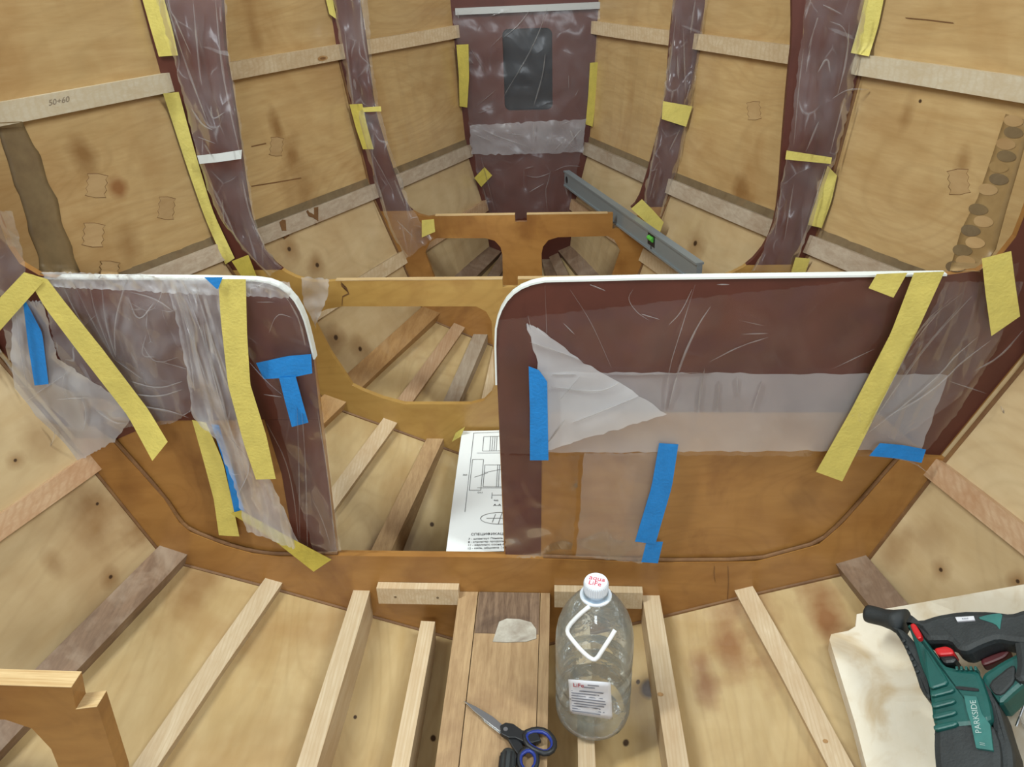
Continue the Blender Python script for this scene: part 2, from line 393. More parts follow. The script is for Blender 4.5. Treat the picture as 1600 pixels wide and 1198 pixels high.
def tube(pts, r, n=10, closed=False):
    pts = [Vector(p) for p in pts]; V, F = [], []; m = len(pts); up = None
    for k, p in enumerate(pts):
        if closed: t = (pts[(k + 1) % m] - pts[k - 1]).normalized()
        else: t = (pts[min(k + 1, m - 1)] - pts[max(k - 1, 0)]).normalized()
        if up is None: up = t.orthogonal().normalized()
        up = (up - t * up.dot(t)).normalized(); s = t.cross(up)
        rr = r[k] if isinstance(r, (list, tuple)) else r
        for i in range(n):
            a = 2 * math.pi * i / n; V.append(p + (up * math.cos(a) + s * math.sin(a)) * rr)
    for k in range(m if closed else m - 1):
        for i in range(n):
            a = k * n; b = ((k + 1) % m) * n
            F.append((a + i, a + (i + 1) % n, b + (i + 1) % n, b + i))
    if not closed:
        F.append(tuple(range(n - 1, -1, -1))); F.append(tuple(range((m - 1) * n, m * n)))
    return V, F
def text_mesh(s, size, extr=0.0003, align='CENTER'):
    cu = bpy.data.curves.new('t', 'FONT'); cu.body = s; cu.size = size; cu.extrude = extr; cu.align_x = align; cu.align_y = 'CENTER'
    cu.resolution_u = 3
    o = bpy.data.objects.new('t', cu); COL.objects.link(o)
    me = bpy.data.meshes.new_from_object(o)
    V = [v.co.copy() for v in me.vertices]; F = [tuple(p.vertices) for p in me.polygons]
    bpy.data.objects.remove(o); bpy.data.meshes.remove(me); bpy.data.curves.remove(cu)
    return V, F
def frame_tf(V, c, ex, ey):
    ex = Vector(ex).normalized(); ey = Vector(ey); ey = (ey - ex * ey.dot(ex)).normalized(); ez = ex.cross(ey)
    return [Vector(c) + ex * v.x + ey * v.y + ez * v.z for v in V]

# ------------------------------------------------------------------ hull shape
Y1, Y2, Y3, Y4 = 1.350, 1.898, 2.493, 3.094
SY = [-0.7, 0.75, Y1, Y2, Y3, Y4, 3.25]
SEC = np.array([
 [(1.70, 1.8), (1.65, 1.08), (1.58, .66), (1.42, .33), (1.28, .0), (.85, -.10), (.40, -.20), (.20, -.25), (0, -.30)],
 [(1.36, 1.8), (1.31, 1.08), (1.25, .66), (1.10, .35), (.975, .045), (.69, -.045), (.363, -.14), (.185, -.195), (0, -.25)],
 [(1.10, 1.8), (1.055, 1.07), (1.03, .655), (.905, .36), (.80, .085), (.56, .0), (.342, -.082), (.183, -.14), (0, -.21)],
 [(.83, 1.8), (.805, 1.07), (.765, .65), (.65, .405), (.545, .183), (.375, .108), (.238, .046), (.13, -.002), (0, -.061)],
 [(.56, 1.8), (.54, 1.065), (.49, .64), (.415, .41), (.345, .187), (.24, .135), (.156, .095), (.09, .064), (0, .022)],
 [(.29, 1.8), (.262, 1.06), (.24, .63), (.185, .41), (.165, .2), (.11, .175), (.075, .157), (.04, .14), (0, .12)],
 [(.22, 1.8), (.195, 1.06), (.17, .63), (.13, .41), (.11, .21), (.08, .19), (.05, .175), (.03, .16), (0, .145)]])
def hermite(tab, y):
    ys = SY; k = 0
    while k < len(ys) - 2 and y > ys[k + 1]: k += 1
    def tan(i):
        if i == 0: return (tab[1] - tab[0]) / (ys[1] - ys[0])
        if i == len(ys) - 1: return (tab[-1] - tab[-2]) / (ys[-1] - ys[-2])
        d0 = (tab[i] - tab[i - 1]) / (ys[i] - ys[i - 1]); d1 = (tab[i + 1] - tab[i]) / (ys[i + 1] - ys[i])
        w0, w1 = ys[i + 1] - ys[i], ys[i] - ys[i - 1]
        return (d0 * w0 + d1 * w1) / (w0 + w1)
    h = ys[k + 1] - ys[k]; t = (y - ys[k]) / h
    a, b = tab[k], tab[k + 1]; ta, tb = tan(k) * h, tan(k + 1) * h
    return (2*t**3 - 3*t**2 + 1) * a + (t**3 - 2*t**2 + t) * ta + (-2*t**3 + 3*t**2) * b + (t**3 - t**2) * tb
def sect(y): return hermite(SEC, y)
def hull_loop(y, zmax=None, side=-1):
    """hull section points from the top down to the keel"""
    s = sect(y); return [Vector((side * p[0], y, p[1])) for p in s]
def hull_x(y, z):
    s = sect(y)
    for a, b in zip(s, s[1:]):
        if a[1] >= z >= b[1]: return a[0] + (b[0] - a[0]) * (a[1] - z) / (a[1] - b[1])
    return s[0][0]
def hull_z(y, x):
    s = sect(y)
    for a, b in zip(s[4:], s[5:]):
        if a[0] >= x >= b[0]: return a[1] + (b[1] - a[1]) * (a[0] - x) / max(1e-9, a[0] - b[0])
    return s[-1][1]

walls = {-1: empty('wall_left', (-1.0, 1.2, 0.0), 'plywood hull side with long battens on the side of the narrow doorway half', kind='structure'),
         1: empty('wall_right', (1.0, 1.2, 0.0), 'plywood hull side with long battens on the side of the spirit level and saw', kind='structure')}
floor = empty('floor', (0, 1.2, -0.2), 'planked boat bottom with battens and keel boards', kind='structure')
ysamp = list(np.linspace(-0.7, 3.2, 60))
for side in (-1, 1):
    for nm, i0, i1, mat, par in (('side_panel', 0, 2, 'ply_side', walls[side]), ('bilge_panel', 2, 4, 'ply_bilge', walls[side]), ('bottom_panel', 4, 8, 'ply_bottom', floor)):
        V = []
        for y in ysamp:
            s = sect(y)
            for i in range(i0, i1 + 1): V.append(Vector((side * s[i][0], y, s[i][1])))
        F = grid_faces(len(ysamp), i1 - i0 + 1)
        # outer skin so that the plywood has thickness
        n = len(V); V2 = [Vector((v.x + side * 0.012, v.y, v.z - 0.006)) for v in V]
        F2 = [tuple(n + k for k in reversed(f)) for f in F]
        m = i1 - i0 + 1; nr = len(ysamp); rim = []
        for j in range(nr - 1):
            for c in (0, m - 1): rim.append((j * m + c, (j + 1) * m + c, n + (j + 1) * m + c, n + j * m + c))
        o = obj(nm, V + V2, F + F2 + rim, mat, par, solid=True)

def bar(name, side, y0, y1, fn, w, t, mat, parent, mode='hull', dz=0.0, n=10):
    """batten: fn(y)->(X,Z) of centre of inner face, dir along section"""
    V = []
    for y in np.linspace(y0, y1, n):
        (X, Z), (ux, uz) = fn(y)
        u = Vector((side * ux, 0, uz)).normalized()
        nrm = Vector((-u.z, 0, u.x))
        c = Vector((side * X, y, Z))
        if mode == 'hull':
            inw = Vector((-side * 1.0, 0, 0.35))
            if nrm.dot(inw) < 0: nrm = -nrm
        else:
            if nrm.z < 0: nrm = -nrm
        tt = t(y) if callable(t) else t
        for a, b in ((-w / 2, 0), (w / 2, 0), (w / 2, -tt), (-w / 2, -tt)): V.append(c + u * a + nrm * b)
    F = []
    for j in range(n - 1):
        for i in range(4): F.append((j * 4 + i, j * 4 + (i + 1) % 4, (j + 1) * 4 + (i + 1) % 4, (j + 1) * 4 + i))
    F += [(3, 2, 1, 0), ((n - 1) * 4, (n - 1) * 4 + 1, (n - 1) * 4 + 2, (n - 1) * 4 + 3)]
    return obj(name, V, F, mat, parent, solid=True)
def hull_off(idx, t, sl=(1, 1)):
    def fn(y):
        s = sect(y); p = s[idx]; a, b = s[idx - 1], s[idx + 1]
        u = Vector((a[0] - b[0], a[1] - b[1])).normalized()
        nx, nz = -abs(u.y), abs(u.x)
        return (p[0] + nx * t, p[1] + nz * t), (u.x, u.y)
    return fn
def table(pts, u):
    ys = [p[0] for p in pts]
    def fn(y):
        X = np.interp(y, ys, [p[1] for p in pts]); Z = np.interp(y, ys, [p[2] for p in pts])
        return (X, Z), u(y) if callable(u) else u
    return fn
bays = [(-0.65, Y1), (Y1 + .016, Y2), (Y2 + .016, Y3), (Y3 + .016, Y4)]
logfn = table([(-.7, 1.25, .035), (.75, .955, .075), (Y1, .775, .115), (Y2, .517, .207), (Y3, .325, .219), (Y4, .149, .229)], (0.92, 0.40))
l6fn = table([(-.7, .40, -.10), (.75, .363, -.06), (Y1, .342, -.003), (Y2, .238, .069), (Y3, .156, .122), (Y4, .075, .18)], (1, 0.02))
l7fn = table([(-.7, .20, -.15), (.75, .185, -.092), (Y1, .183, -.068), (Y2, .12, .03), (Y3, .09, .09)], (1, 0.05))
for side in (-1, 1):
    W = walls[side]
    for k, (a, b) in enumerate(bays):
        m1 = ['pine_pale', 'pine_pale', 'pine', 'pine'][k]
        bar('stringer', side, a, b, hull_off(1, .022), .042, .024, m1, W)
        bar('stringer', side, a, b, hull_off(2, .022), .046, .026, 'grey_stringer', W)
        bar('stringer', side, a, b, hull_off(3, .018), .044, .021, ['pine_red', 'pine', 'pine', 'pine_red'][k], W)
        bar('chine_log', side, a, b, logfn, .066, .05, ['chine_log', 'brown_stringer', 'brown_stringer', 'chine_log'][k], floor, mode='up')
        bar('stringer', side, a, b, hull_off(5, .026), .042, .03, ['pine', 'pine', 'pine_red', 'chine_log'][k], floor)
        bar('stringer', side, a, b, l6fn, .040 if k == 0 else .05, (lambda y: max(.03, l6fn(y)[0][1] - hull_z(y, l6fn(y)[0][0]) + .012)), ['pine', 'keel_board', 'grey_stringer', 'chine_log'][k], floor, mode='up')
        if k in (0, 2):
            bar('stringer', side, a, b - (.03 if k == 0 else 0), l7fn, .034, (lambda y: l7fn(y)[0][1] - hull_z(y, l7fn(y)[0][0]) + .012), 'pine', floor, mode='up')
        # epoxy fillet above the grey stringer
        def ffn(y):
            (p, u) = hull_off(2, .006)(y); return (p[0] + u[0] * .034, p[1] + u[1] * .034), u
        bar('epoxy_fillet', side, a, b, ffn, .022, .012, 'fillet', W)

# keel boards, dark stained end and putty patch
def keelz(y): return float(np.interp(y, [-.7, .75, 1.02, Y1, Y2, Y3], [-.10, -.055, -.03, .0, .06, .11]))
def keel_strip(x0, x1, y0, y1, mat, name='keel_board', th=.03, up=0.0):
    V = []
    for y in np.linspace(y0, y1, 8):
        for x, z in ((x0, 0), (x1, 0), (x1, -th), (x0, -th)): V.append(Vector((x, y, keelz(y) + z + up)))
    F = []
    for j in range(7):
        for i in range(4): F.append((j * 4 + i, j * 4 + (i + 1) % 4, (j + 1) * 4 + (i + 1) % 4, (j + 1) * 4 + i))
    F += [(3, 2, 1, 0), (28, 29, 30, 31)]
    return obj(name, V, F, mat, floor, solid=True)
for (x0, x1) in ((-.107, -.0625), (-.0605, .084), (.0855, .107)):
    keel_strip(x0, x1, -.65, Y1 - .001, 'keel_board')
for (x0, x1) in ((-.0605, .084),):
    keel_strip(x0, x1, Y1 + .02, Y2 - .001, 'keel_board')
    keel_strip(x0 * .8, x1 * .7, Y2 + .02, Y3 - .001, 'keel_board')
keel_strip(-.0595, .083, Y1 - .118, Y1 - .002, 'keel_stained', 'stained_end', .004, .0012)

# ------------------------------------------------------------------ forward bulkhead (wall_front)
wf = empty('wall_front', (0, Y4, .1), 'brown painted bulkhead with a black square opening at the narrow end', kind='structure')
def sec_poly(y, zt, shrink=0.0):
    L = [p for p in hull_loop(y, side=-1)]; 
    L[0] = Vector((-hull_x(y, zt), y, zt))
    R = [Vector((-p.x, p.y, p.z)) for p in reversed(L[:-1])]
    return L + R
def rrect(x0, x1, z0, z1, r, y, n=5):
    out = []
    for cx, cz, a0 in ((x1 - r, z1 - r, 0), (x0 + r, z1 - r, 90), (x0 + r, z0 + r, 180), (x1 - r, z0 + r, 270)):
        for i in range(n + 1):
            a = math.radians(a0 + 90 * i / n); out.append(Vector((cx + r * math.cos(a), y, cz + r * math.sin(a))))
    return out
V, F = plate([sec_poly(Y4, 1.55), rrect(-.083, .099, .778, 1.064, .022, Y4)], (0, .015, 0))
obj('painted_panel', V, F, 'brown_paint', wf, solid=True)
V, F = plate([rrect(-.1, .115, .76, 1.08, .02, Y4 + .03)], (0, .01, 0))
obj('dark_inside_plate', V, F, 'dark_inside_black', wf, solid=True, label='black plate standing in for the dark space behind the square opening')  # added black plate, darkness of the space behind put into its colour
a, b = bp(712, 18, Y4), bp(939, 8, Y4)
V, F = plate([[a + Vector((0, -.012, .011)), b + Vector((0, -.012, .011)), b + Vector((0, -.012, -.011)), a + Vector((0, -.012, -.011))]], (0, .011, 0))
obj('batten', V, F, 'grey_strip', wf, label='pale strip holding the plastic at the top')

# ------------------------------------------------------------------ ring frames
def pxl(pts, Y): return [bp(x, y, Y) for x, y in pts]
def mir(pts): return [Vector((-p.x, p.y, p.z)) for p in pts]
def ring(name, Y, inner_px, top_z, holes, label, notch, paint_z, lowmat, upz, right_fix=None):
    root = empty(name, (0, Y, hull_z(Y, 0)), label, 'ring frame')
    th = .016
    innL = smoothpts(pxl(inner_px[:-1], Y), 1)
    innL = [p for p in innL]
    # beam top with notch in the middle
    hl = hull_loop(Y, side=-1); hr = mir(hl)
    def cut(loop, z):   # hull points below z, starting at z
        return [Vector((math.copysign(hull_x(Y, z), loop[0].x), Y, z))] + [p for p in loop if p.z < z - .002]
    low_in = [p for p in innL if p.z < paint_z - 1e-4]
    # inner x at paint line
    def inx(z):
        for p, q in zip(innL, innL[1:]):
            if p.z >= z >= q.z: return p.x + (q.x - p.x) * (p.z - z) / max(1e-9, p.z - q.z)
        return innL[-1].x
    nx, nd = notch
    bx = bp(inner_px[-1][0], inner_px[-1][1], Y).x
    left = cut(hl, paint_z); right = cut(hr, paint_z)
    lowR = right_fix if right_fix else [Vector((-bx, Y, top_z))] + mir(list(reversed(low_in)))
    poly = left + list(reversed(right[:-1])) + [Vector((-inx(paint_z), Y, paint_z))] + list(reversed(lowR)) + \
        [Vector((nx, Y, top_z)), Vector((nx, Y, top_z - nd)), Vector((-nx, Y, top_z - nd)), Vector((-nx, Y, top_z)), Vector((bx, Y, top_z))] + list(reversed(low_in)) + [Vector((inx(paint_z), Y, paint_z))]
    V, F = plate([poly] + holes, (0, th, 0))
    obj('lower_frame', V, F, lowmat, root, solid=True)
    # bare plywood edge along the beam top
    for s0, s1 in ((bx, -nx), (nx, -bx)):
        V, F = box(((s0 + s1) / 2, Y + th / 2, top_z + .0012), abs(s1 - s0), th + .001, .0024)
        obj('bare_edge', V, F, 'edge_ply', root)
    up_in = [p for p in innL if p.z > paint_z + 1e-4]
    for s in (-1, 1):
        L = [Vector((p.x * (1 if s < 0 else -1), p.y, p.z)) for p in
             [Vector((-hull_x(Y, upz), Y, upz))] + [q for q in hl if paint_z < q.z < upz] + [Vector((-hull_x(Y, paint_z), Y, paint_z)), Vector((inx(paint_z), Y, paint_z))] + list(reversed(up_in)) + [Vector((up_in[0].x - .01, Y, upz))]]
        V, F = plate([L], (0, th, 0))
        obj('arm', V, F, 'brown_paint', root, solid=True)
    return root
in2 = [(346, 0), (351, 85), (361, 140), (376, 240), (384, 300), (393, 350), (408, 388), (436, 420), (470, 437), (500, 441), (524, 437)]
hole2 = pxl([(491, 503), (497, 489), (510, 483), (535, 478.5), (744, 478.5), (760, 487), (768, 502), (771, 551), (772, 602), (768, 614), (756, 626), (735, 631.5), (632, 631.5), (597, 622), (566, 610), (550, 602), (541, 588), (515, 549)], Y2)
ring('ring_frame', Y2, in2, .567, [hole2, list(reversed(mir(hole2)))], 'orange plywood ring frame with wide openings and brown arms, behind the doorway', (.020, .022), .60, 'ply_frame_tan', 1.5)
in3 = [(561, 0), (574, 80), (584, 170), (602, 230), (620, 285), (634, 320), (650, 334), (668, 339), (680, 338)]
h3a = pxl([(664, 395), (672, 378), (682, 372), (758, 372), (773, 376), (782, 386), (785, 398), (786, 440), (780, 452), (700, 454), (684, 447)], Y3)
rf3 = [Vector((.301, Y3, .557)), Vector((.301, Y3, .505)), Vector((.372, Y3, .505)), Vector((.385, Y3, .56))]
ring('ring_frame', Y3, in3, .556, [h3a, list(reversed(mir(h3a)))], 'orange plywood ring frame with a T shaped middle, in front of the brown end wall', (.0195, .024), .575, 'ply_frame', 1.5, right_fix=rf3)

# ------------------------------------------------------------------ main bulkhead
mb = empty('main_bulkhead', (0, Y1, -.21), 'large half bulkhead with brown painted top bands, bare plywood below and a doorway', 'bulkhead')
YP = Y1 + .012
innpx = [(0, 352), (12, 385), (30, 412), (60, 430), (92, 435), (390, 437), (430, 443), (456, 462), (473, 492), (482, 525), (490, 560), (527, 866),
         (788, 869), (777, 600), (775, 520), (781, 490), (797, 463), (822, 446), (860, 438), (1478, 430), (1530, 423), (1563, 402), (1588, 370), (1600, 340)]
inn = pxl(innpx, YP)
topz = 1.45
outer = [Vector((-hull_x(YP, topz), YP, topz))] + [p for p in hull_loop(YP, side=-1) if p.z < topz]
outer += [Vector((-p.x, p.y, p.z)) for p in reversed(outer[:-1])]
poly = outer + [Vector((inn[-1].x + .03, YP, topz))] + list(reversed(inn)) + [Vector((inn[0].x - .03, YP, topz))]
V, F = plate([poly], (0, .015, 0))
obj('panel', V, F, 'ply_frame', mb, solid=True)
# lower frame doubler
groove = [(150, 688), (176, 690), (256, 780), (280, 817), (297, 832), (351, 853), (394, 865), (437, 870), (527, 868), (788, 871), (849, 873), (1022, 879), (1180, 878), (1232, 864), (1280, 851), (1316, 820), (1353, 778), (1411, 712), (1470, 716)]
gl = pxl(groove, Y1)
gl[0] = Vector((-hull_x(Y1, gl[0].z), Y1, gl[0].z)); gl[-1] = Vector((hull_x(Y1, gl[-1].z), Y1, gl[-1].z))
ol = [p for p in hull_loop(Y1, side=-1) if p.z < gl[0].z - .002]
orr = [Vector((-p.x, p.y, p.z)) for p in hull_loop(Y1, side=-1) if p.z < gl[-1].z - .002]
V, F = plate([ol + list(reversed(orr[:-1])) + list(reversed(gl))], (0, .0118, 0))
obj('lower_frame', V, F, 'ply_frame', mb, solid=True)
# dark epoxy bead in the groove
for seg in (gl[1:9], gl[10:18]):
    V, F = tube([p + Vector((0, .006, .003)) for p in smoothpts(seg, 1)], .0045, 8)
    obj('epoxy_fillet', V, F, 'epoxy_dark', mb)
# painted bands
def band(pts, d=.0012):
    V, F = plate([pxl(pts, YP - d)], (0, d, 0)); return obj('painted_band', V, F, 'brown_paint', mb, solid=True)
# keep the bands inside the bulkhead outline: end on the hull
hpL = bp(150, 690, YP - .0012); 
leftb = pxl([(440, 655), (250, 657), (176, 689)], YP - .0012)
lb = pxl([(0, 352), (12, 385), (30, 412), (60, 430), (92, 435), (390, 437), (430, 443), (456, 462), (473, 492), (482, 525), (490, 560), (500, 655)], YP - .0012)
hl = [Vector((-hull_x(YP, z), YP - .0012, z)) for z in (.42, .50, .60, .655, .75, .85, .95, 1.08, 1.2, 1.43)]
hl = [Vector((p.x + .004, p.y, p.z)) for p in hl]
V, F = plate([lb + leftb + hl + [Vector((inn[0].x - .028, YP - .0012, 1.43))]], (0, .0012, 0)); obj('painted_band', V, F, 'brown_paint', mb, solid=True)
band([(500, 655.5), (527, 866), (462, 869), (440, 740), (413, 655.5)])
rb = pxl([(790, 868), (777, 600), (775, 520), (781, 490), (797, 463), (822, 446), (860, 438), (1478, 430), (1530, 423), (1563, 402), (1588, 370), (1600, 340)], YP - .0012)
hr = [Vector((hull_x(YP, z) - .004, YP - .0012, z)) for z in (1.43, 1.2, 1.08, .95, .85, .75, .655, .60, .50, .42, .37)]
rest = pxl([(1440, 702), (1372, 644), (862, 643), (847, 655), (845, 872)], YP - .0012)
V, F = plate([rb + [Vector((inn[-1].x + .028, YP - .0012, 1.43))] + hr + rest], (0, .0012, 0)); obj('painted_band', V, F, 'brown_paint', mb, solid=True)
# white edging along the rims
def edging(pts, w=.0185, t=.0038):
    P = smoothpts(pts, 1); V = []
    for k, p in enumerate(P):
        d = (P[min(k + 1, len(P) - 1)] - P[max(k - 1, 0)]).normalized(); nrm = Vector((-d.z, 0, d.x))
        if nrm.z < 0 and abs(nrm.z) > abs(nrm.x): nrm = -nrm
        for a, b in ((0, -.004), (0, w - .004), (t, w - .004), (t, -.004)): V.append(p + nrm * a * edging.sg + Vector((0, b, 0)))
    F = []
    n = len(P)
    for j in range(n - 1):
        for i in range(4): F.append((j * 4 + i, j * 4 + (i + 1) % 4, (j + 1) * 4 + (i + 1) % 4, (j + 1) * 4 + i))
    F += [(3, 2, 1, 0), ((n - 1) * 4, (n - 1) * 4 + 1, (n - 1) * 4 + 2, (n - 1) * 4 + 3)]
    return obj('edge_trim', V, F, 'white_edging', mb, solid=True)
edging.sg = 1
e = edging(inn[13:20]); e['label'] = 'white rubber edging'
e = edging(inn[4:11]); e['label'] = 'white rubber edging'
# cleats screwed below the sill
for (xa, xb, ya, yb) in ((588, 718, 919, 945), (866, 1003, 924, 951)):
    p, q = bp(xa, ya, Y1 - .022), bp(xb, yb, Y1 - .022)
    V, F = box(((p.x + q.x) / 2, Y1 - .0115, (p.z + q.z) / 2), abs(q.x - p.x), .021, abs(p.z - q.z))
    c = obj('cleat', V, F, 'pine', mb, solid=True, label='light pine cleat screwed on below the sill')
    for fx in (.22, .74):
        V, F = lathe((p.x + (q.x - p.x) * fx, Y1 - .0222, (p.z + q.z) / 2 - .002), [(.0032, -.0004), (.0032, .0004)], 10, Vector((0, 1, 0)))
        obj('screw_hole', V, F, 'fillet', c)

for Yf, par in ((Y1, mb), (Y2, bpy.data.objects['ring_frame']), (Y3, bpy.data.objects['ring_frame.001'])):
    for s_ in (-1, 1):
        P = [Vector((p.x, Yf - .0005, p.z)) for p in hull_loop(Yf, side=s_) if p.z < 1.2]
        V, F = tube(smoothpts(P, 0), .0048, 6); obj('epoxy_fillet', V, F, 'epoxy_dark', par)
# ------------------------------------------------------------------ near frame piece (lower left)
Y0 = .80
nf = empty('plywood_frame', (-.7, Y0, .0), 'notched end of a plywood frame beam standing by the dark chine log', 'frame')
pl = pxl([(-130, 1066), (112, 1074), (119, 1108), (152, 1104), (188, 1215), (196, 1260), (110, 1260), (98, 1215), (80, 1170), (50, 1138), (8, 1124), (-130, 1120)], Y0)
V, F = plate([pl], (0, .030, 0))
obj('beam', V, F, 'ply_frame', nf, solid=True)
for p, q in ((pl[0], pl[1]), (pl[2], pl[3])):
    V, F = plate([[p + Vector((0, -.0005, .0004)), q + Vector((0, -.0005, .0004)), q + Vector((0, .0305, .0004)), p + Vector((0, .0305, .0004))]], (0, 0, .0012))
    obj('bare_edge', V, F, 'edge_ply', nf)

# ------------------------------------------------------------------ ray placement on what is built so far
allV, allF = join(*SOLID)
BVH = BVHTree.FromPolygons([tuple(v) for v in allV], allF)
def hit(px, py, off=.002):
    d = ray(px, py).normalized()
    loc, nrm, idx, dist = BVH.ray_cast(CAM, d)
    if loc is None: return bp(px, py, Y4)
    if nrm.dot(d) > 0: nrm = -nrm
    return loc + nrm * off

# plugs in the plywood
def lobed(cx, cy, w, h, rot=0.0, n=48):
    """bow-tie plug: flat-ish ends, wavy flanks"""
    out = []
    def side(sg):
        for i in range(13):
            t = i / 12; yy = (t - .5) * h * sg
            out.append((sg * (w * .42 + w * .05 * math.cos(t * 6 * math.pi)), yy))
    side(1)
    out.append((0, h * .56)); side(-1); out.append((0, -h * .56))
    return [(cx + x * math.cos(rot) - y * math.sin(rot), cy + x * math.sin(rot) + y * math.cos(rot)) for x, y in out]
def knob(cx, cy, w, h, rot, n=24):
    out = []
    for i in range(n):
        a = 2 * math.pi * i / n; x, y = math.cos(a) * w / 2, math.sin(a) * h / 2
        y *= 1 - .22 * math.cos(a) * .5
        out.append((cx + x * math.cos(rot) - y * math.sin(rot), cy + x * math.sin(rot) + y * math.cos(rot)))
    return out
def plug(cx, cy, w, h, rot, side, mat='plug', parent=None, name='wood_plug'):
    P = [hit(x, y, .0) for x, y in lobed(cx, cy, w, h, rot)]
    c = sum(P, Vector()) / len(P); d = (CAM - c).normalized()
    n = len(P)
    def ringv(s, o): return [c + (p - c) * s + d * o for p in P]
    # dark glue line ring and the plug itself
    V = ringv(1.022, .0010) + ringv(.978, .0018)
    F = [(i, (i + 1) % n, n + (i + 1) % n, n + i) for i in range(n)]
    par = parent or walls[side]
    g = obj(name, ringv(.99, .0014) + ringv(.99, -.002), [tuple(range(n))] + [(i, (i + 1) % n, n + (i + 1) % n, n + i) for i in range(n)], mat, par)
    obj('glue_line', V, F, 'epoxy_dark', g)
for cx, cy, w, h, r, s in ((151, 290, 35, 34, .1, -1), (260, 325, 28, 32, .1, -1), (146, 367, 36, 34, .1, -1), (171, 422, 34, 26, .1, -1), (432, 229, 22, 27, .1, -1),
                           (1178, 173, 23, 26, -.1, 1), (1498, 284, 36, 36, -.1, 1)):
    plug(cx, cy, w, h, r, s)

# grey joint band on the left side panel
def draped(name, L, R, nu, nv, mat, parent, off=.0012):
    L = resample([Vector((x, y, 0)) for x, y in L], nv); R = resample([Vector((x, y, 0)) for x, y in R], nv)
    V = []
    for a, b in zip(L, R):
        for i in range(nu):
            p = a.lerp(b, i / (nu - 1)); V.append(hit(p.x, p.y, off))
    return V, grid_faces(nv, nu)
V, F = draped('joint', [(-6, 192), (4, 230), (12, 252), (22, 290), (30, 305), (42, 345), (44, 362), (60, 400), (62, 428)], [(34, 190), (52, 228), (62, 240), (74, 285), (90, 312), (96, 350), (112, 384), (114, 400), (126, 428)], 8, 30, 'grey_putty', None)
obj('joint_band', V, F, 'grey_putty', walls[-1], smooth=True, recalc=False, thick=.0012)
# finger joint on the right side panel : alternating dark rounded fingers
V, F = draped('joint', [(1572, 178), (1552, 240), (1528, 310), (1502, 360), (1484, 424)], [(1612, 190), (1592, 262), (1572, 330), (1556, 390), (1530, 424)], 6, 18, 'joint_stain', None, .0008)
obj('joint_band', V, F, 'joint_stain', walls[1], smooth=True, recalc=False, thick=.0010)
for k, (x, y, m_) in enumerate([(1585, 207, 'grey_putty'), (1574, 244, 'grey_putty'), (1562, 261, 'joint_stain'), (1562, 280, 'fillet'), (1530, 327, 'grey_putty'), (1518, 360, 'fillet'), (1505, 391, 'grey_putty'), (1494, 417, 'fillet'),
                 (1585, 189, 'plug'), (1573, 225, 'plug'), (1545, 296, 'plug'), (1538, 346, 'plug'), (1525, 379, 'plug'), (1510, 408, 'plug')]):
    P = [hit(px, py, .0022) for px, py in knob(x, y, 31, 18, .12)]
    n = len(P); d = (CAM - P[0]).normalized() * .0020
    obj('joint_finger', P + [p - d for p in P], [tuple(range(n))] + [(i, (i + 1) % n, n + (i + 1) % n, n + i) for i in range(n)], m_, walls[1])
# pencilled size on the light batten
V, F = text_mesh('50+60', 13, 0.0)
V = [hit(92 + v.x * math.cos(.20), 158 - v.x * math.sin(.20) - v.y, .0012) for v in V]
obj('pencil_mark', V, F, 'pencil', walls[-1], recalc=False)
# knots, drips and cracks
def lay(name, px, mat, par, off=.0012):
    P = [hit(x, y, off) for x, y in px]; n = len(P); d = (CAM - P[0]).normalized() * .0011
    obj(name, P + [p - d for p in P], [tuple(range(n))] + [(i, (i + 1) % n, n + (i + 1) % n, n + i) for i in range(n)], mat, par)
lay('wood_knot', knob(504, 91, 16, 8, -.15), 'brown_stringer', walls[-1]); lay('wood_knot', knob(504, 91, 9, 4, -.15), 'epoxy_dark', walls[-1], .0022)
lay('wood_knot', knob(1032, 1085, 10, 6, .2), 'brown_stringer', floor); lay('wood_knot', knob(1290, 1158, 9, 6, .3), 'brown_stringer', floor)
for pts in ([(436, 347), (441, 343), (446, 344), (447, 360), (452, 368), (444, 374), (440, 360)], [(478, 330), (484, 326), (497, 323), (497, 345), (493, 352), (489, 340), (482, 338)]):
    lay('glue_drip', pts, 'epoxy_dark', walls[-1])
for par, ln in ((walls[-1], [(392, 291), (430, 285), (470, 278)]), (walls[-1], [(392, 229), (415, 224)]), (walls[1], [(1415, 28), (1450, 31), (1490, 36)]), (mb, [(1116, 884), (1115, 896), (1117, 908)]), (mb, [(1137, 884), (1138, 910), (1136, 936)]),
                (bpy.data.objects['ring_frame'], [(533, 440), (533, 446), (542, 450), (545, 458), (535, 463), (534, 477)])):
    lay('crack', [(x, y - .9) for x, y in ln] + [(x + .8, y + .9) for x, y in reversed(ln)], 'epoxy_dark', par, .0010)
# putty patch on the keel board
pp = [(780, 972), (792, 967), (812, 968), (830, 973), (838, 984), (838, 998), (822, 1003), (790, 1004), (770, 1003), (774, 990)]
V, F = plate([[hit(x, y, .0005) for x, y in pp]], (0, 0, .0016)); obj('putty_patch', V, F, 'white_putty', floor)

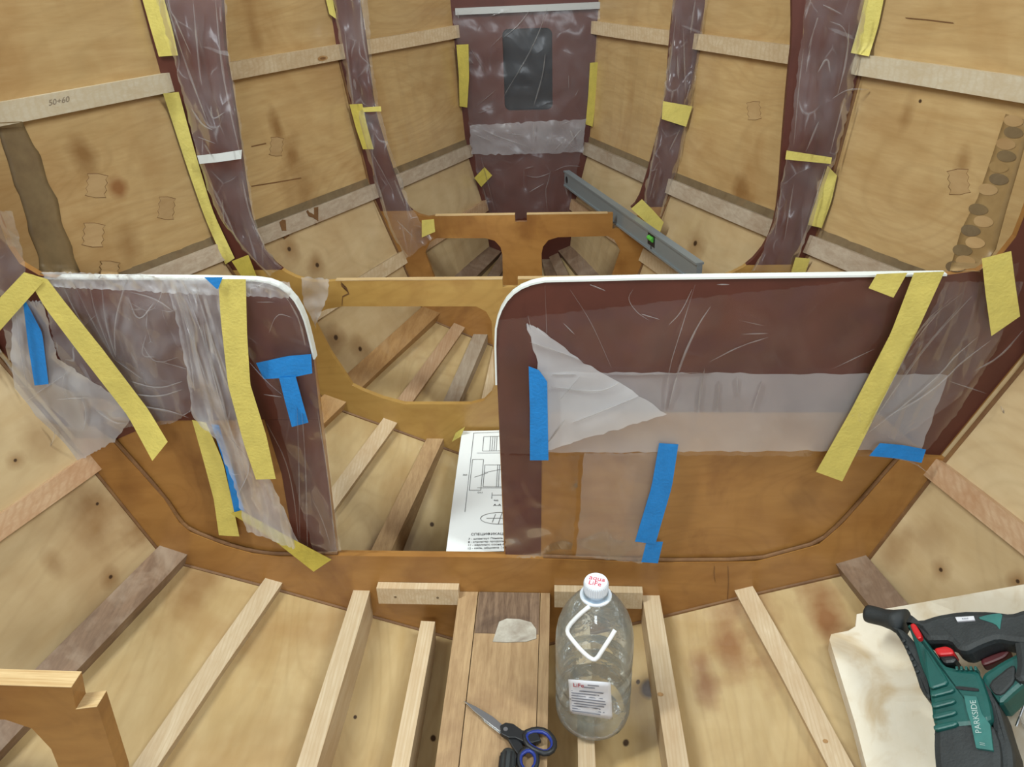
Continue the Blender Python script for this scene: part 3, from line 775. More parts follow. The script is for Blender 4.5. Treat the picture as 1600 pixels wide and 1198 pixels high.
# stains and knots in the plywood, with a place and shape of their own
def blots(mat, items):
    m = MATS[mat]; nt = m.node_tree
    p = [n for n in nt.nodes if n.type == 'BSDF_PRINCIPLED'][0]
    col = p.inputs['Base Color'].links[0].from_socket
    geo = N(nt, 'NewGeometry')
    wn = nt.nodes.new('ShaderNodeTexNoise'); wn.inputs['Scale'].default_value = 14; wn.inputs['Detail'].default_value = 4; lk(nt, geo.outputs['Position'], wn.inputs['Vector'])
    for (px, py, rpx, stretch, amt, colr, hard) in items:
        c = hit(px, py, 0); r = (hit(px + rpx, py, 0) - c).length
        if r > .3: r = .05
        sub = nt.nodes.new('ShaderNodeVectorMath'); sub.operation = 'SUBTRACT'; lk(nt, geo.outputs['Position'], sub.inputs[0]); sub.inputs[1].default_value = c
        mul = nt.nodes.new('ShaderNodeVectorMath'); mul.operation = 'MULTIPLY'; lk(nt, sub.outputs[0], mul.inputs[0]); mul.inputs[1].default_value = (1 / r, stretch[0] / r, stretch[1] / r)
        ln = nt.nodes.new('ShaderNodeVectorMath'); ln.operation = 'LENGTH'; lk(nt, mul.outputs[0], ln.inputs[0])
        dd = mathn(nt, 'ADD', ln.outputs['Value'], ramp(nt, wn.outputs[0], 0, 1, -.9 * (1 - hard), .9 * (1 - hard)))
        f = ramp(nt, dd, 1.0, hard, 0, amt)
        col = mixc(nt, f, col, colr)
    lk(nt, col, p.inputs['Base Color'])
BR = (0.20, 0.088, 0.022); DK = (0.035, 0.013, 0.006); RD = (0.22, 0.075, 0.02)
def st(px, py, r, sy=1.0, sz=.7, a=.7, c=BR): return (px, py, r, (sy, sz), a, c, .15)
def kn(px, py, r=3.0): return (px, py, r, (.8, .9), .95, DK, .6)
def halo(px, py, r=16): return (px, py, r, (.8, .8), .6, BR, .1)
blots('ply_side', [st(130, 240, 26, 1, .6, .75), st(184, 292, 20, 1, .9, .8, RD), st(200, 375, 26, 1, .7, .55), st(432, 200, 12, 1, .5, .75), st(452, 240, 16, 1, .9, .7), st(470, 290, 40, 1.2, .8, .5),
                   st(395, 40, 14, 1, .3, .45), st(1155, 300, 16, 1, .7, .75), st(1165, 320, 14, 1, 1, .6), st(1415, 180, 14, 1, .4, .5), st(1505, 250, 14, 1, .5, .5),
                   kn(1438, 158, 2.5)])
blots('ply_bilge', [st(150, 800, 46, .8, .6, .62), st(215, 820, 26, .8, .6, .5), st(85, 880, 20, 1, .6, .45), st(60, 690, 30, 1, .5, .4), st(1450, 840, 40, 1, .6, .35), st(1395, 860, 30, 1, .6, .45)] +
      [f(*q) for q in ((152, 787), (221, 823), (173, 901), (24, 719), (525, 527), (563, 545), (496, 414), (452, 389), (590, 790 - 360), (1590, 908), (1086, 380), (1470, 890)) for f in (halo, kn)])
blots('ply_bottom', [st(310, 910, 46, .6, 1, 0.60), st(1140, 1000, 34, .35, 1, 0.75, RD), st(1100, 1060, 23, .3, 1, 0.75, RD), st(1290, 960, 39, .4, 1, 0.83, RD), st(1180, 960, 46, .3, 1, 0.68, RD)] +
      [f(*q) for q in ((677, 1153, 5), (675, 819, 4), (640, 1160, 3), (997, 1065, 4), (1015, 1076, 3), (978, 1160, 6), (725, 610, 4), (555, 1120, 3), (700, 1140, 3)) for f in (kn,)])
blots('ply_frame', [st(1250, 780, 30, 1, 1, .5), st(1180, 720, 40, 1, 1, .35), st(1010, 900, 60, 1, 2, .45), st(640, 905, 40, 1, 1.5, .4)])

# ------------------------------------------------------------------ plastic film
def film(name, L, R, Y, mat, label, nu=26, nv=34, amp=.008, fr=9.0, seed=0.0, stretch=(1, 1, 1), edge=0.0, base=.010, group=None, fnY=None, parent=None, pos=None):
    L = resample([Vector((x, y, 0)) for x, y in L], nv); R = resample([Vector((x, y, 0)) for x, y in R], nv)
    V = []
    for j, (a, b) in enumerate(zip(L, R)):
        for i in range(nu):
            t = i / (nu - 1); p = a.lerp(b, t)
            jit = 1.6 if i in (0, nu - 1) or j in (0, nv - 1) else 0
            q = pos(p.x, p.y) if pos else bp(p.x + jit * random.uniform(-1, 1), p.y + jit * random.uniform(-1, 1), Y)
            s = Vector((q.x * stretch[0] * fr + seed, seed * 1.7, q.z * stretch[2] * fr))
            r = 1 - abs(noise.noise(s)) * 2; r2 = noise.noise(s * 2.3)
            h = base + amp * (0.5 + .6 * r + .4 * r2)
            e = min(t, 1 - t) / .16
            if edge and e < 1: h -= edge * (1 - e) ** 2
            d = (CAM - q).normalized()
            V.append(q + d * max(h, .002) if not edge else q + d * h)
    return obj(name, V, grid_faces(nv, nu), mat, parent, smooth=True, recalc=False, label=label, cat='plastic sheet', group=group)
YF = YP - .004
film('plastic_sheet', [(64, 434), (72, 480), (85, 540), (110, 600), (150, 640), (190, 668)], [(262, 437), (280, 500), (296, 580), (300, 610), (302, 640), (268, 662)], YF, 'film_crumpled',
     'crumpled clear plastic sheet under the long slanting yellow tape', 70, 70, .018, 10, 3.1, (1.3, 1, .8))
film('plastic_sheet', [(66, 424), (68, 432), (70, 448)], [(452, 440), (455, 450), (452, 466)], YF - .022, 'film_haze',
     'ruffled plastic edge folded over the rim of the narrow bulkhead half', 90, 10, .012, 26, 4.1, (1.6, 1, 1), base=.004)
film('plastic_sheet', [(20, 470), (16, 560), (30, 640), (48, 700), (62, 752)], [(66, 470), (90, 560), (150, 600), (215, 640), (178, 690)], YF - .004, 'film_haze',
     'hazy plastic corner hanging loose over the hull batten', 40, 50, .016, 8, 5.2, (1, 1, 1), base=.012)
film('plastic_sheet', [(-30, 330), (-20, 400), (0, 470), (12, 560)], [(20, 330), (36, 400), (44, 470), (60, 590)], YF, 'film_arm',
     'plastic over the rising end of the bulkhead by the grey joint band', 20, 40, .012, 12, 9.9, base=.006)
film('plastic_sheet', [(256, 436), (276, 500), (292, 580), (300, 650), (340, 690), (366, 760), (385, 830)], [(346, 438), (356, 520), (392, 630), (418, 740), (446, 800), (472, 862)], YF, 'film_folds',
     'bunched milky plastic hanging under the upright yellow tape', 26, 54, .024, 13, 7.7, (2.4, 1, .5), base=.014)
film('plastic_sheet', [(352, 437), (392, 560), (428, 620), (446, 700), (470, 790), (492, 866)], [(450, 446), (480, 500), (491, 560), (503, 640), (518, 740), (532, 862)], YF, 'film',
     'clear plastic over the rounded corner and jamb with the blue tape cross', 24, 54, .014, 11, 1.3)
film('plastic_sheet', [(778, 500), (777, 560), (778, 640), (782, 709)], [(1594, 410), (1560, 540), (1500, 640), (1440, 714)], YF, 'film_clear',
     'large clear plastic sheet over the wide brown panel', 140, 70, .006, 7, 5.5, base=.006)
film('plastic_sheet', [(782, 711), (786, 800), (791, 872)], [(905, 711), (900, 790), (893, 868)], YF - .009, 'film_clear',
     'clear plastic at the foot of the door jamb beside the paper', 40, 40, .005, 12, 2.5, base=.004)
film('plastic_sheet', [(846, 581), (846, 640), (852, 707)], [(1482, 585), (1462, 640), (1440, 703)], YF - .008, 'film_milky',
     'milky folded plastic strip running across the wide brown panel', 50, 12, .006, 8, 2.2, base=.008)
film('plastic_sheet', [(822, 505), (838, 560), (852, 640), (852, 704)], [(840, 512), (910, 566), (975, 600), (1042, 648)], YF - .016, 'film_white',
     'white doubled plastic flap beside the upright blue tape', 26, 20, .006, 9, 9.2, base=.010)
film('plastic_sheet', [(912, 708), (908, 780), (900, 868)], [(1034, 708), (1022, 790), (1004, 880)], YF - .010, 'film_thin_milky',
     'thin plastic strip hanging beside the long lower blue tape', 18, 26, .008, 9, 4.4, base=.006)
film('plastic_sheet', [(1478, 440), (1440, 520), (1390, 600), (1330, 650)], [(1600, 440), (1568, 520), (1500, 620), (1400, 690)], YF - .012, 'film_fan',
     'fan of stretched plastic folds near the bulkhead end', 30, 30, .014, 16, 6.1, (3, 1, .4), base=.008)
# wrapped arms of the frames
def arm_film(outer, inner, Y, label, seed):
    film('plastic_sheet', outer, inner, Y, 'film_arm', label, 16, 60, .016, 12, seed, (1.6, 1, .7), edge=.012, base=.012)
arm_film([(238, -20), (262, 60), (284, 140), (308, 240), (326, 300), (350, 352), (388, 400), (420, 432)], [(352, -20), (357, 85), (367, 140), (383, 240), (391, 300), (400, 350), (415, 388), (440, 418)], Y2,
         'wrinkled plastic wrapped round the brown arm beside the long yellow tape', 1.0)
arm_film([(1262, -20), (1246, 113), (1233, 225), (1211, 338), (1191, 395), (1172, 424)], [(1362, -20), (1340, 90), (1330, 158), (1306, 248), (1272, 338), (1240, 424)], Y2,
         'wrinkled plastic wrapped round the brown arm beside the finger jointed panel', 2.0)
arm_film([(518, -20), (530, 60), (546, 150), (568, 220), (590, 300), (610, 360), (634, 404)], [(574, -20), (580, 80), (592, 170), (610, 230), (628, 285), (645, 330), (678, 372)], Y3,
         'plastic wrapped round the narrow brown arm on the doorway side', 3.0)
arm_film([(1052, -20), (1046, 80), (1034, 170), (1020, 240), (1006, 300), (1010, 330)], [(1108, -20), (1094, 80), (1080, 170), (1066, 240), (1045, 300), (1034, 340)], Y3,
         'plastic wrapped round the narrow brown arm above the spirit level', 4.0)
film('plastic_sheet', [(706, 18), (720, 100), (734, 200), (745, 270), (768, 345)], [(940, 10), (930, 100), (914, 200), (906, 250), (888, 335)], Y4, 'film_bow',
     'large wrinkled plastic sheet over the brown end wall and its black opening', 36, 44, .014, 12, 8.0, base=.004)
film('plastic_sheet', [(733, 196), (735, 220), (738, 242)], [(916, 186), (914, 210), (910, 238)], Y4 - .012, 'film_bow_band',
     'pale doubled plastic band below the black opening', 30, 10, .014, 16, 8.6, base=.006)
film('plastic_sheet', [(470, 432), (474, 470), (492, 512)], [(515, 436), (512, 466), (500, 492)], Y2 - .01, 'film_folds',
     'tuft of milky plastic on the corner of the doorway frame', 12, 14, .014, 18, 2.9, base=.006)

# pulled folds and painted glints, both laid onto the sheets as pale strips
def crease_glints(label, Y, sc, ox, oy, lines, w=1.25, name='crease_glint'):
    par = [o for o in COL.objects if o.get('label') == label][0]
    V, F = [], []
    for ln in lines:
        ww = w
        if isinstance(ln[-1], (int, float)): ww = min(ln[-1], 1.6) * w; ln = ln[:-1]
        P = smoothpts([Vector((ox + x / sc, oy + y / sc, 0)) for x, y in ln], 2)
        P = resample(P, 14); n = len(P); k = len(V)
        for i, p in enumerate(P):
            d = P[min(i + 1, n - 1)] - P[max(i - 1, 0)]; d.normalize(); nr = Vector((-d.y, d.x, 0))
            t = i / (n - 1); hw = ww * (math.sin(math.pi * min(1, max(0, t))) ** .6 * (.6 + .5 * noise.noise(Vector((p.x * .05, p.y * .05, 3.3)))) + .12)
            a, c, b = p - nr * hw, p, p + nr * hw
            V += [bp(a.x, a.y, Y), bp(c.x, c.y, Y - .004), bp(b.x, b.y, Y)]
        F += [(k + 3 * i + q, k + 3 * i + q + 1, k + 3 * i + q + 4, k + 3 * i + q + 3) for i in range(n - 1) for q in (0, 1)]
    return obj(name, V, F, 'film_crease_glint', par, smooth=False, recalc=False, kind='stuff')
crease_glints('large clear plastic sheet over the wide brown panel', YF - .020, 4.13, 820, 430, [
    [(1100, 60), (1000, 380), (930, 600), (900, 860), .7], [(1200, 200), (1110, 330), (1000, 580), (925, 860), 1.6], [(1080, 90), (1010, 240), (930, 320)], [(130, 60), (150, 600), (165, 1100), .6], [(290, 90), (430, 300), (560, 600), .5],
    [(1190, 560), (1380, 460), (1570, 400)], [(750, 250), (870, 285)], [(420, 60), (520, 100), 1.5], [(1160, 600), (1130, 760), (1120, 870), 1.5], [(1250, 680), (1240, 860), .8], [(1370, 650), (1370, 780), .7], [(1530, 680), (1470, 860), .6],
    [(20, 260), (100, 600), .7], [(1240, 60), (1320, 60)], [(250, 310), (320, 380)], [(1400, 380), (1570, 375)], [(1380, 290), (1540, 325), .7], [(700, 90), (660, 150), (720, 240), (800, 290), .6], [(540, 640), (800, 640), (1200, 625), .5]])
crease_glints('white doubled plastic flap beside the upright blue tape', YF - .030, 4.13, 820, 430, [
    [(30, 430), (240, 500), (390, 560)], [(170, 720), (480, 760), (620, 690), 1.6], [(310, 950), (740, 780), 1.6], [(150, 1080), (260, 930), 2.2], [(230, 800), (360, 650)], [(180, 640), (330, 640)]])
crease_glints('fan of stretched plastic folds near the bulkhead end', YF - .034, 3.153, 1300, 380, [
    [(650, 240), (440, 400), (340, 600), (160, 940)], [(690, 260), (520, 440), (380, 620), (200, 880), 1.5], [(600, 260), (440, 400), (360, 560), .8], [(720, 460), (600, 560), (540, 640), (380, 780), (170, 940), 1.4], [(780, 480), (620, 600), (570, 660), (450, 760), (260, 860), 1.6],
    [(940, 430), (830, 560), (700, 630), 4], [(0, 620), (210, 520), .7], [(580, 680), (760, 740)], [(640, 300), (480, 480), (330, 680), .8], [(560, 300), (470, 400), (380, 520), 1.2], [(830, 800), (860, 860), 3], [(240, 1040), (400, 1075), (470, 1130), 2]])
crease_glints('crumpled clear plastic sheet under the long slanting yellow tape', YF - .034, 3.153, 0, 380, [
    [(230, 200), (440, 480), (560, 600)], [(300, 190), (400, 400), (540, 570), 1.3], [(440, 200), (470, 350), (560, 570), 1.2], [(500, 200), (520, 400), (570, 560), 1.5], [(620, 190), (560, 400), (570, 560), 1.6], [(560, 570), (700, 670)], [(630, 260), (680, 400), (760, 290), 1.3],
    [(720, 450), (690, 560), (770, 560)], [(640, 680), (780, 720), (900, 680), 1.6], [(640, 740), (780, 760), (900, 720), 2], [(780, 580), (920, 620)], [(640, 240), (760, 270), (860, 340), 1.2], [(360, 190), (470, 420), (560, 560), .9], [(570, 600), (640, 760)], [(680, 800), (850, 830), (930, 860), 2], [(210, 175), (420, 180), 3], [(450, 178), (600, 180), 2.5], [(610, 160), (700, 150), (780, 175), 3], [(690, 480), (760, 600), (880, 560)]])
crease_glints('hazy plastic corner hanging loose over the hull batten', YF - .040, 3.153, 0, 380, [
    [(280, 770), (430, 760), 1.5], [(330, 620), (300, 700), (340, 780)], [(80, 340), (110, 600), (140, 720)], [(20, 570), (80, 660), 2], [(400, 760), (430, 840), (410, 920), 2.4], [(470, 820), (560, 890), (620, 885), 4], [(170, 980), (210, 1060), (200, 1140), 2], [(150, 760), (330, 640)], [(230, 880), (280, 930), (240, 1020), 1.5]])
crease_glints('bunched milky plastic hanging under the upright yellow tape', YF - .040, 2.496, 280, 420, [
    [(0, 100), (60, 300), (120, 480)], [(20, 60), (140, 400), (200, 640), (260, 800), 1.6], [(60, 60), (150, 350), (230, 560), (300, 760), 1.8], [(-20, 60), (40, 300), (60, 480), 1.3], [(90, 200), (130, 420), (190, 600), 1.4], [(200, 660), (290, 760), (230, 880), 1.5], [(270, 360), (340, 440), (400, 490), 2], [(330, 490), (400, 500), 1.4]])
crease_glints('clear plastic over the rounded corner and jamb with the blue tape cross', YF - .030, 2.496, 280, 420, [
    [(460, 540), (468, 800), (470, 1060), .8], [(480, 560), (495, 800), (500, 1080), .8], [(430, 130), (470, 200), (492, 300), 1.8], [(340, 600), (420, 750), (450, 900), (465, 1050), .9], [(280, 60), (400, 90), (430, 130), 3], [(300, 130), (370, 130), 1], [(350, 250), (380, 170), (440, 190), 1], [(540, 560), (580, 800), (610, 1090), 1], [(520, 900), (560, 980), (590, 1080), .7]])
crease_glints('large wrinkled plastic sheet over the brown end wall and its black opening', Y4 - .024, 5.99, 700, 0, [
    [(770, 90), (660, 240), (510, 360), .9], [(930, 70), (860, 290), (730, 560), (560, 830), (510, 930), 1.1], [(600, 240), (440, 400), (390, 450), .5], [(210, 450), (300, 600), (370, 730), .6], [(200, 550), (240, 600), .6], [(800, 1000), (890, 700), (910, 500), 1.2], [(280, 1060), (440, 1010), .6], [(270, 990), (450, 840), .4], [(400, 150), (560, 100), .8], [(1130, 700), (1130, 830), .5], [(1220, 840), (1190, 900), .6], [(90, 110), (100, 180), 1.2]])
crease_glints('large wrinkled plastic sheet over the brown end wall and its black opening', Y4 - .024, 5.99, 700, 180, [
    [(720, 500), (800, 480), .8], [(720, 560), (830, 590), (960, 540), .8], [(960, 510), (940, 620), (910, 690), (930, 890), .6], [(710, 490), (710, 690), (740, 740), .5], [(310, 390), (370, 620), (440, 900), .6], [(1000, 520), (1100, 470), (1240, 480), .9], [(1090, 620), (1120, 760), 1.6], [(760, 720), (900, 640), .8], [(330, 680), (380, 880), 1.2]])
crease_glints('pale doubled plastic band below the black opening', Y4 - .044, 5.99, 700, 180, [
    [(190, 70), (460, 200), (760, 300), 1], [(560, 170), (720, 190), .7], [(800, 60), (800, 220), 1], [(1000, 330), (1080, 240), 1], [(1140, 130), (1180, 230), 3], [(1180, 40), (1060, 90), 1.2], [(250, 180), (400, 240)], [(1100, 310), (1250, 130), 1.4]])
crease_glints('wrinkled plastic wrapped round the brown arm beside the long yellow tape', Y2 - .040, 2.852, 0, 0, [
    [(740, 0), (810, 240), (930, 560), 1.6], [(860, 0), (890, 330), (900, 380), 2.4], [(960, 0), (990, 330), (1070, 690), 1.6], [(850, 480), (900, 560), (950, 580), 2.2], [(940, 470), (945, 540), (1000, 500), 3], [(985, 100), (980, 30), 3], [(910, 640), (940, 690), 2], [(920, 780), (1000, 940), (1060, 1080), 1.6], [(1080, 800), (1110, 950), (1160, 1060), 1.6], [(990, 890), (1000, 1000), 1.4], [(880, 610), (960, 640), 1.2], [(770, 60), (850, 240), 1.2]])
crease_glints('wrinkled plastic wrapped round the brown arm beside the finger jointed panel', Y2 - .040, 2.66, 1000, 0, [
    [(790, 90), (850, 110), (870, 190), 5], [(760, 20), (840, 60), 3], [(700, 200), (740, 70), 2.4], [(740, 300), (780, 230), (790, 300), 4], [(690, 630), (720, 560), (742, 505), 4.5], [(800, 410), (860, 370), (950, 372), 2.4], [(820, 400), (860, 250), (870, 90), 2], [(690, 300), (720, 120), 1.2], [(640, 600), (660, 360), (680, 200), 1.2], [(790, 640), (830, 480), (860, 380), 1.4], [(600, 1000), (640, 760), 1.2], [(560, 980), (590, 780), 1.6], [(770, 700), (700, 920), 1.2], [(930, 40), (890, 180), 2]])  # thickest strips trace window glints, painted as pale film
crease_glints('plastic wrapped round the narrow brown arm on the doorway side', Y3 - .040, 2.852, 500, 0, [
    [(180, 0), (190, 180), (240, 400), 2.4], [(110, 130), (130, 330), (150, 460), 1.8], [(230, 700), (250, 800), (300, 960), 1.4], [(330, 800), (380, 920), 1.8], [(220, 660), (330, 860), .8], [(150, 350), (160, 400), 2], [(340, 980), (420, 1060), 1]])
crease_glints('plastic wrapped round the narrow brown arm above the spirit level', Y3 - .040, 2.66, 1000, 0, [
    [(230, 0), (210, 140), 3], [(155, 230), (160, 330), 2.6], [(180, 120), (190, 400), 1], [(120, 330), (150, 60), 1], [(165, 540), (120, 630), 1.6], [(60, 640), (30, 780), 1.6], [(210, 350), (190, 420), 1.4], [(70, 700), (40, 820), 1.2]])
# ------------------------------------------------------------------ tape
def shell(V, nu, nv, th):
    F = grid_faces(nv, nu); n = len(V); d = []
    for v in V: d.append((CAM - v).normalized())
    B = [v - e * th for v, e in zip(V, d)]
    rim = [j * nu for j in range(nv)] + [(nv - 1) * nu + i for i in range(1, nu)] + [j * nu + nu - 1 for j in range(nv - 2, -1, -1)] + [i for i in range(nu - 2, 0, -1)]
    R0 = [V[i] for i in rim]; R1 = [B[i] for i in rim]; m = len(rim); k = 2 * n
    return V + B + R0 + R1, F + [tuple(n + i for i in reversed(f)) for f in F] + [(k + i, k + (i + 1) % m, k + m + (i + 1) % m, k + m + i) for i in range(m)]
def tape(L, R, label, Y=None, mat='yellow_tape', off=.012, curl=0.0, group=None, nu=5, nv=14, wob=.0015, seed=0):
    L = resample([Vector((x, y, 0)) for x, y in L], nv); R = resample([Vector((x, y, 0)) for x, y in R], nv)
    V = []
    if Y is None:
        A3 = [hit(p.x, p.y, .006) for p in L]; B3 = [hit(p.x, p.y, .006) for p in R]
        for _ in range(2):      # tape bridges small steps
            for S3 in (A3, B3):
                n0 = [S3[0]] + [(S3[k - 1] + S3[k] + S3[k + 1]) / 3 for k in range(1, nv - 1)] + [S3[-1]]; S3[:] = n0
    for j, (a, b) in enumerate(zip(L, R)):
        for i in range(nu):
            p = a.lerp(b, i / (nu - 1))
            if Y is None: q = A3[j].lerp(B3[j], i / (nu - 1))
            else: q = bp(p.x, p.y, Y - off)
            d = (CAM - q).normalized(); t = j / (nv - 1)
            q = q + d * (wob * (noise.noise(Vector((p.x * .04 + seed, p.y * .04, 1.3))) + .6) + curl * max(0, t - .72) ** 2 * 12)
            V.append(q)
    nm = 'blue_masking_tape' if mat == 'blue_tape' else 'yellow_masking_tape'
    V, F = shell(V, nu, nv, .0005)
    return obj(nm, V, F, mat, None, smooth=True, recalc=False, label=label, cat='tape', group=group)
T = YF - .006
# left half of the main bulkhead
tape([(-5, 470), (38, 425)], [(-5, 522), (68, 440)], 'short yellow tape running off the corner of the long slanting yellow tape', T, off=.036)
tape([(38, 425), (70, 480), (130, 560), (200, 650), (238, 720)], [(74, 436), (100, 470), (160, 545), (232, 640), (262, 690)], 'long slanting yellow tape with a curled loose end over crumpled plastic', T, off=.034, curl=.03, nv=26)
tape([(341, 436), (345, 500), (356, 600), (380, 690), (400, 749)], [(384, 436), (386, 520), (391, 600), (416, 680), (431, 748)], 'upright yellow tape pressing down bunched milky plastic', T, off=.042, nv=24)
tape([(300, 656), (318, 720), (334, 780), (342, 836)], [(322, 660), (348, 720), (362, 780), (374, 838)], 'lower yellow tape beside the wavy blue tape', T, off=.006, mat='yellow_tape')
tape([(360, 802), (420, 838), (490, 893)], [(376, 797), (450, 838), (518, 874)], 'yellow tape slanting down to the foot of the door jamb', T, off=.016, mat='yellow_tape_deep')
tape([(36, 472), (44, 540), (54, 602)], [(40, 470), (66, 520), (76, 600)], 'narrow blue tape stuck under the long slanting yellow tape', T, mat='blue_tape', off=.022)
tape([(319, 433), (338, 451)], [(348, 433), (341, 451)], 'blue tape corner peeping out at the top of the upright yellow tape', T, mat='blue_tape', off=.050)
tape([(330, 662), (352, 730), (366, 800)], [(342, 664), (366, 740), (382, 798)], 'wavy blue tape beside the lower yellow tape', T, mat='blue_tape', off=.008)
tape([(400, 567), (450, 556), (486, 553)], [(412, 592), (455, 590), (488, 583)], 'blue tape wrapped across the door jamb', T, mat='blue_tape', off=.022)
tape([(436, 590), (446, 630), (456, 667)], [(462, 588), (472, 625), (482, 660)], 'blue tape running down below the one across the jamb', T, mat='blue_tape', off=.024)
# right half
tape([(826, 572), (828, 640), (828, 719)], [(842, 578), (855, 596), (857, 719)], 'upright blue tape with a cut corner at the white flap', T, mat='blue_tape', off=.036)
tape([(1030, 692), (1018, 760), (992, 846)], [(1060, 694), (1050, 760), (1024, 850)], 'long slanting blue tape on the bare plywood', T, mat='blue_tape', off=.016)
tape([(1010, 846), (1002, 878)], [(1036, 846), (1028, 880)], 'short blue tape end below the long slanting blue tape', T, mat='blue_tape', off=.015, nv=6)
tape([(1375, 692), (1410, 695), (1447, 702)], [(1358, 712), (1400, 716), (1440, 723)], 'blue tape lying flat at the end of the milky strip', T, mat='blue_tape', off=.034)
tape([(1428, 426), (1392, 520), (1330, 640), (1275, 737)], [(1476, 424), (1432, 520), (1372, 640), (1316, 752)], 'long slanting yellow tape across the wide brown panel', T, off=.022, nv=24)
tape([(1370, 428), (1357, 450)], [(1418, 426), (1396, 465)], 'short yellow tape stub on the white edging', T, off=.026, nv=6)
tape([(1534, 404), (1540, 460), (1549, 525)], [(1580, 392), (1586, 440), (1594, 494)], 'yellow tape with an uneven end by the rising edge of the bulkhead', T, off=.028)
# hull and frames
tape([(222, -10), (236, 40), (250, 88)], [(256, -10), (270, 40), (280, 86)], 'yellow tape above the light batten beside the wide brown arm', None)
tape([(252, 146), (290, 262), (318, 342), (350, 414)], [(281, 143), (310, 250), (334, 330), (368, 402)], 'long yellow tape beside the wide brown arm below the light batten', None, nv=22)
tape([(362, 408), (380, 436)], [(388, 398), (402, 434)], 'deep yellow tape scrap at the foot of the wide brown arm', Y2, mat='yellow_tape_deep', off=.020, nv=6)
tape([(505, -8), (512, 22)], [(519, -8), (527, 30)], 'yellow tape end at the top of the narrow brown arm', None, nv=6)
tape([(546, 163), (556, 200), (567, 233)], [(566, 162), (574, 198), (584, 233)], 'yellow tape on the narrow brown arm on the doorway side', Y3, off=.022, mat='yellow_tape_deep')
tape([(566, 168), (595, 166)], [(568, 175), (596, 174)], 'thin yellow tape strip across the narrow brown arm', Y3, off=.030, nv=5)
tape([(713, 70), (717, 120), (718, 166)], [(732, 69), (733, 120), (730, 168)], 'yellow tape on the end wall edge on the doorway side', Y4, off=.022, mat='yellow_tape_deep')
tape([(922, 98), (919, 150), (915, 194)], [(935, 97), (932, 150), (926, 198)], 'yellow tape on the end wall edge on the spirit level side', Y4, off=.022, mat='yellow_tape_deep')
tape([(741, 278), (757, 261)], [(752, 292), (769, 274)], 'small square of yellow tape on the end wall', Y4, off=.022, mat='yellow_tape_deep', nv=5)
tape([(659, 344), (659, 371)], [(678, 342), (680, 362)], 'pale yellow tape at the end of the T shaped frame beam', Y3, off=.026, nv=6)
tape([(1036, 158), (1034, 186)], [(1082, 166), (1072, 198)], 'pale yellow tape band across the narrow brown arm above the level', Y3, off=.030, nv=6)
tape([(1003, 311), (1020, 328), (1037, 347)], [(986, 326), (1008, 346), (1030, 366)], 'yellow tape over the edge of the spirit level', Y3, off=.080)
tape([(1352, -10), (1340, 40), (1328, 82)], [(1386, -10), (1376, 40), (1361, 88)], 'broad pale yellow tape above the batten by the wide brown arm', None)
tape([(1229, 235), (1300, 246)], [(1227, 249), (1298, 256)], 'thin pale yellow band across the wide brown arm', Y2, off=.030, nv=8)
tape([(1292, 258), (1278, 300), (1261, 350)], [(1311, 274), (1302, 315), (1287, 356)], 'yellow tape below the thin band on the wide brown arm', None)
tape([(1243, 402), (1236, 426)], [(1266, 404), (1258, 428)], 'yellow tape scrap at the foot of the arm behind the white edging', Y2, off=.026, nv=6)
# white strap on the left arm
V = []
L = resample([bp(308, 243, Y2 - .03), bp(340, 240, Y2 - .036), bp(378, 234, Y2 - .028)], 10); R = resample([bp(312, 256, Y2 - .03), bp(342, 253, Y2 - .036), bp(377, 248, Y2 - .028)], 10)
obj('white_strap', [p for ab in zip(L, R) for p in ab], grid_faces(10, 2), 'white_strip', None, recalc=False, thick=.0012, label='white strap round the plastic wrapped brown arm', cat='strap')

# ------------------------------------------------------------------ spirit level
fa, ne = Vector((.152, 3.066, .525)), Vector((.497, 1.955, .556))
lv = empty('spirit_level', (fa + ne) / 2 - Vector((0, 0, .03)), 'long grey aluminium spirit level resting on the frames by the hull', 'spirit level')
ax = (ne - fa).normalized(); sx = ax.cross(Vector((0, 0, 1))).normalized(); uz = sx.cross(ax)
R = Matrix((sx, ax, uz)).transposed(); ln = (ne - fa).length
V, F = join(box((fa + ne) / 2 + uz * .027, .024, ln, .006, R), box((fa + ne) / 2 - uz * .027, .024, ln, .006, R), box((fa + ne) / 2, .016, ln - .001, .052, R))
obj('body', V, F, 'aluminium', lv)
wsd = -sx if (-sx).x < 0 else sx
wsd = wsd if wsd.dot(CAM - fa) > 0 else -wsd
V, F = lathe(fa + ax * .03 + wsd * .0081, [(.013, -.0004), (.013, .0006)], 20, wsd); V = [fa + ax * .03 + wsd * .0081 + (v - (fa + ax * .03 + wsd * .0081)) for v in V]
obj('hang_hole', V, F, 'black_plastic', lv)
d = onplane(1022, 368, fa, wsd); s = (d - fa).dot(ax); c = fa + ax * s
V, F = box(c + wsd * .008 + uz * .008, .0018, .052, .044, R); vb = obj('vial_housing', V, F, 'black_plastic', lv, bevel=.0006)
V, F = tube([c + wsd * .0095 + uz * .008 - ax * .016, c + wsd * .0095 + uz * .008 + ax * .016], .0075, 12); obj('vial', V, F, 'lime', vb)
V, F = text_mesh('▮', .018, .0002); c2 = c + wsd * .0084 - uz * .022
V, F = box(c2, .0006, .010, .014, R); obj('printed_mark', V, F, 'ink', lv)

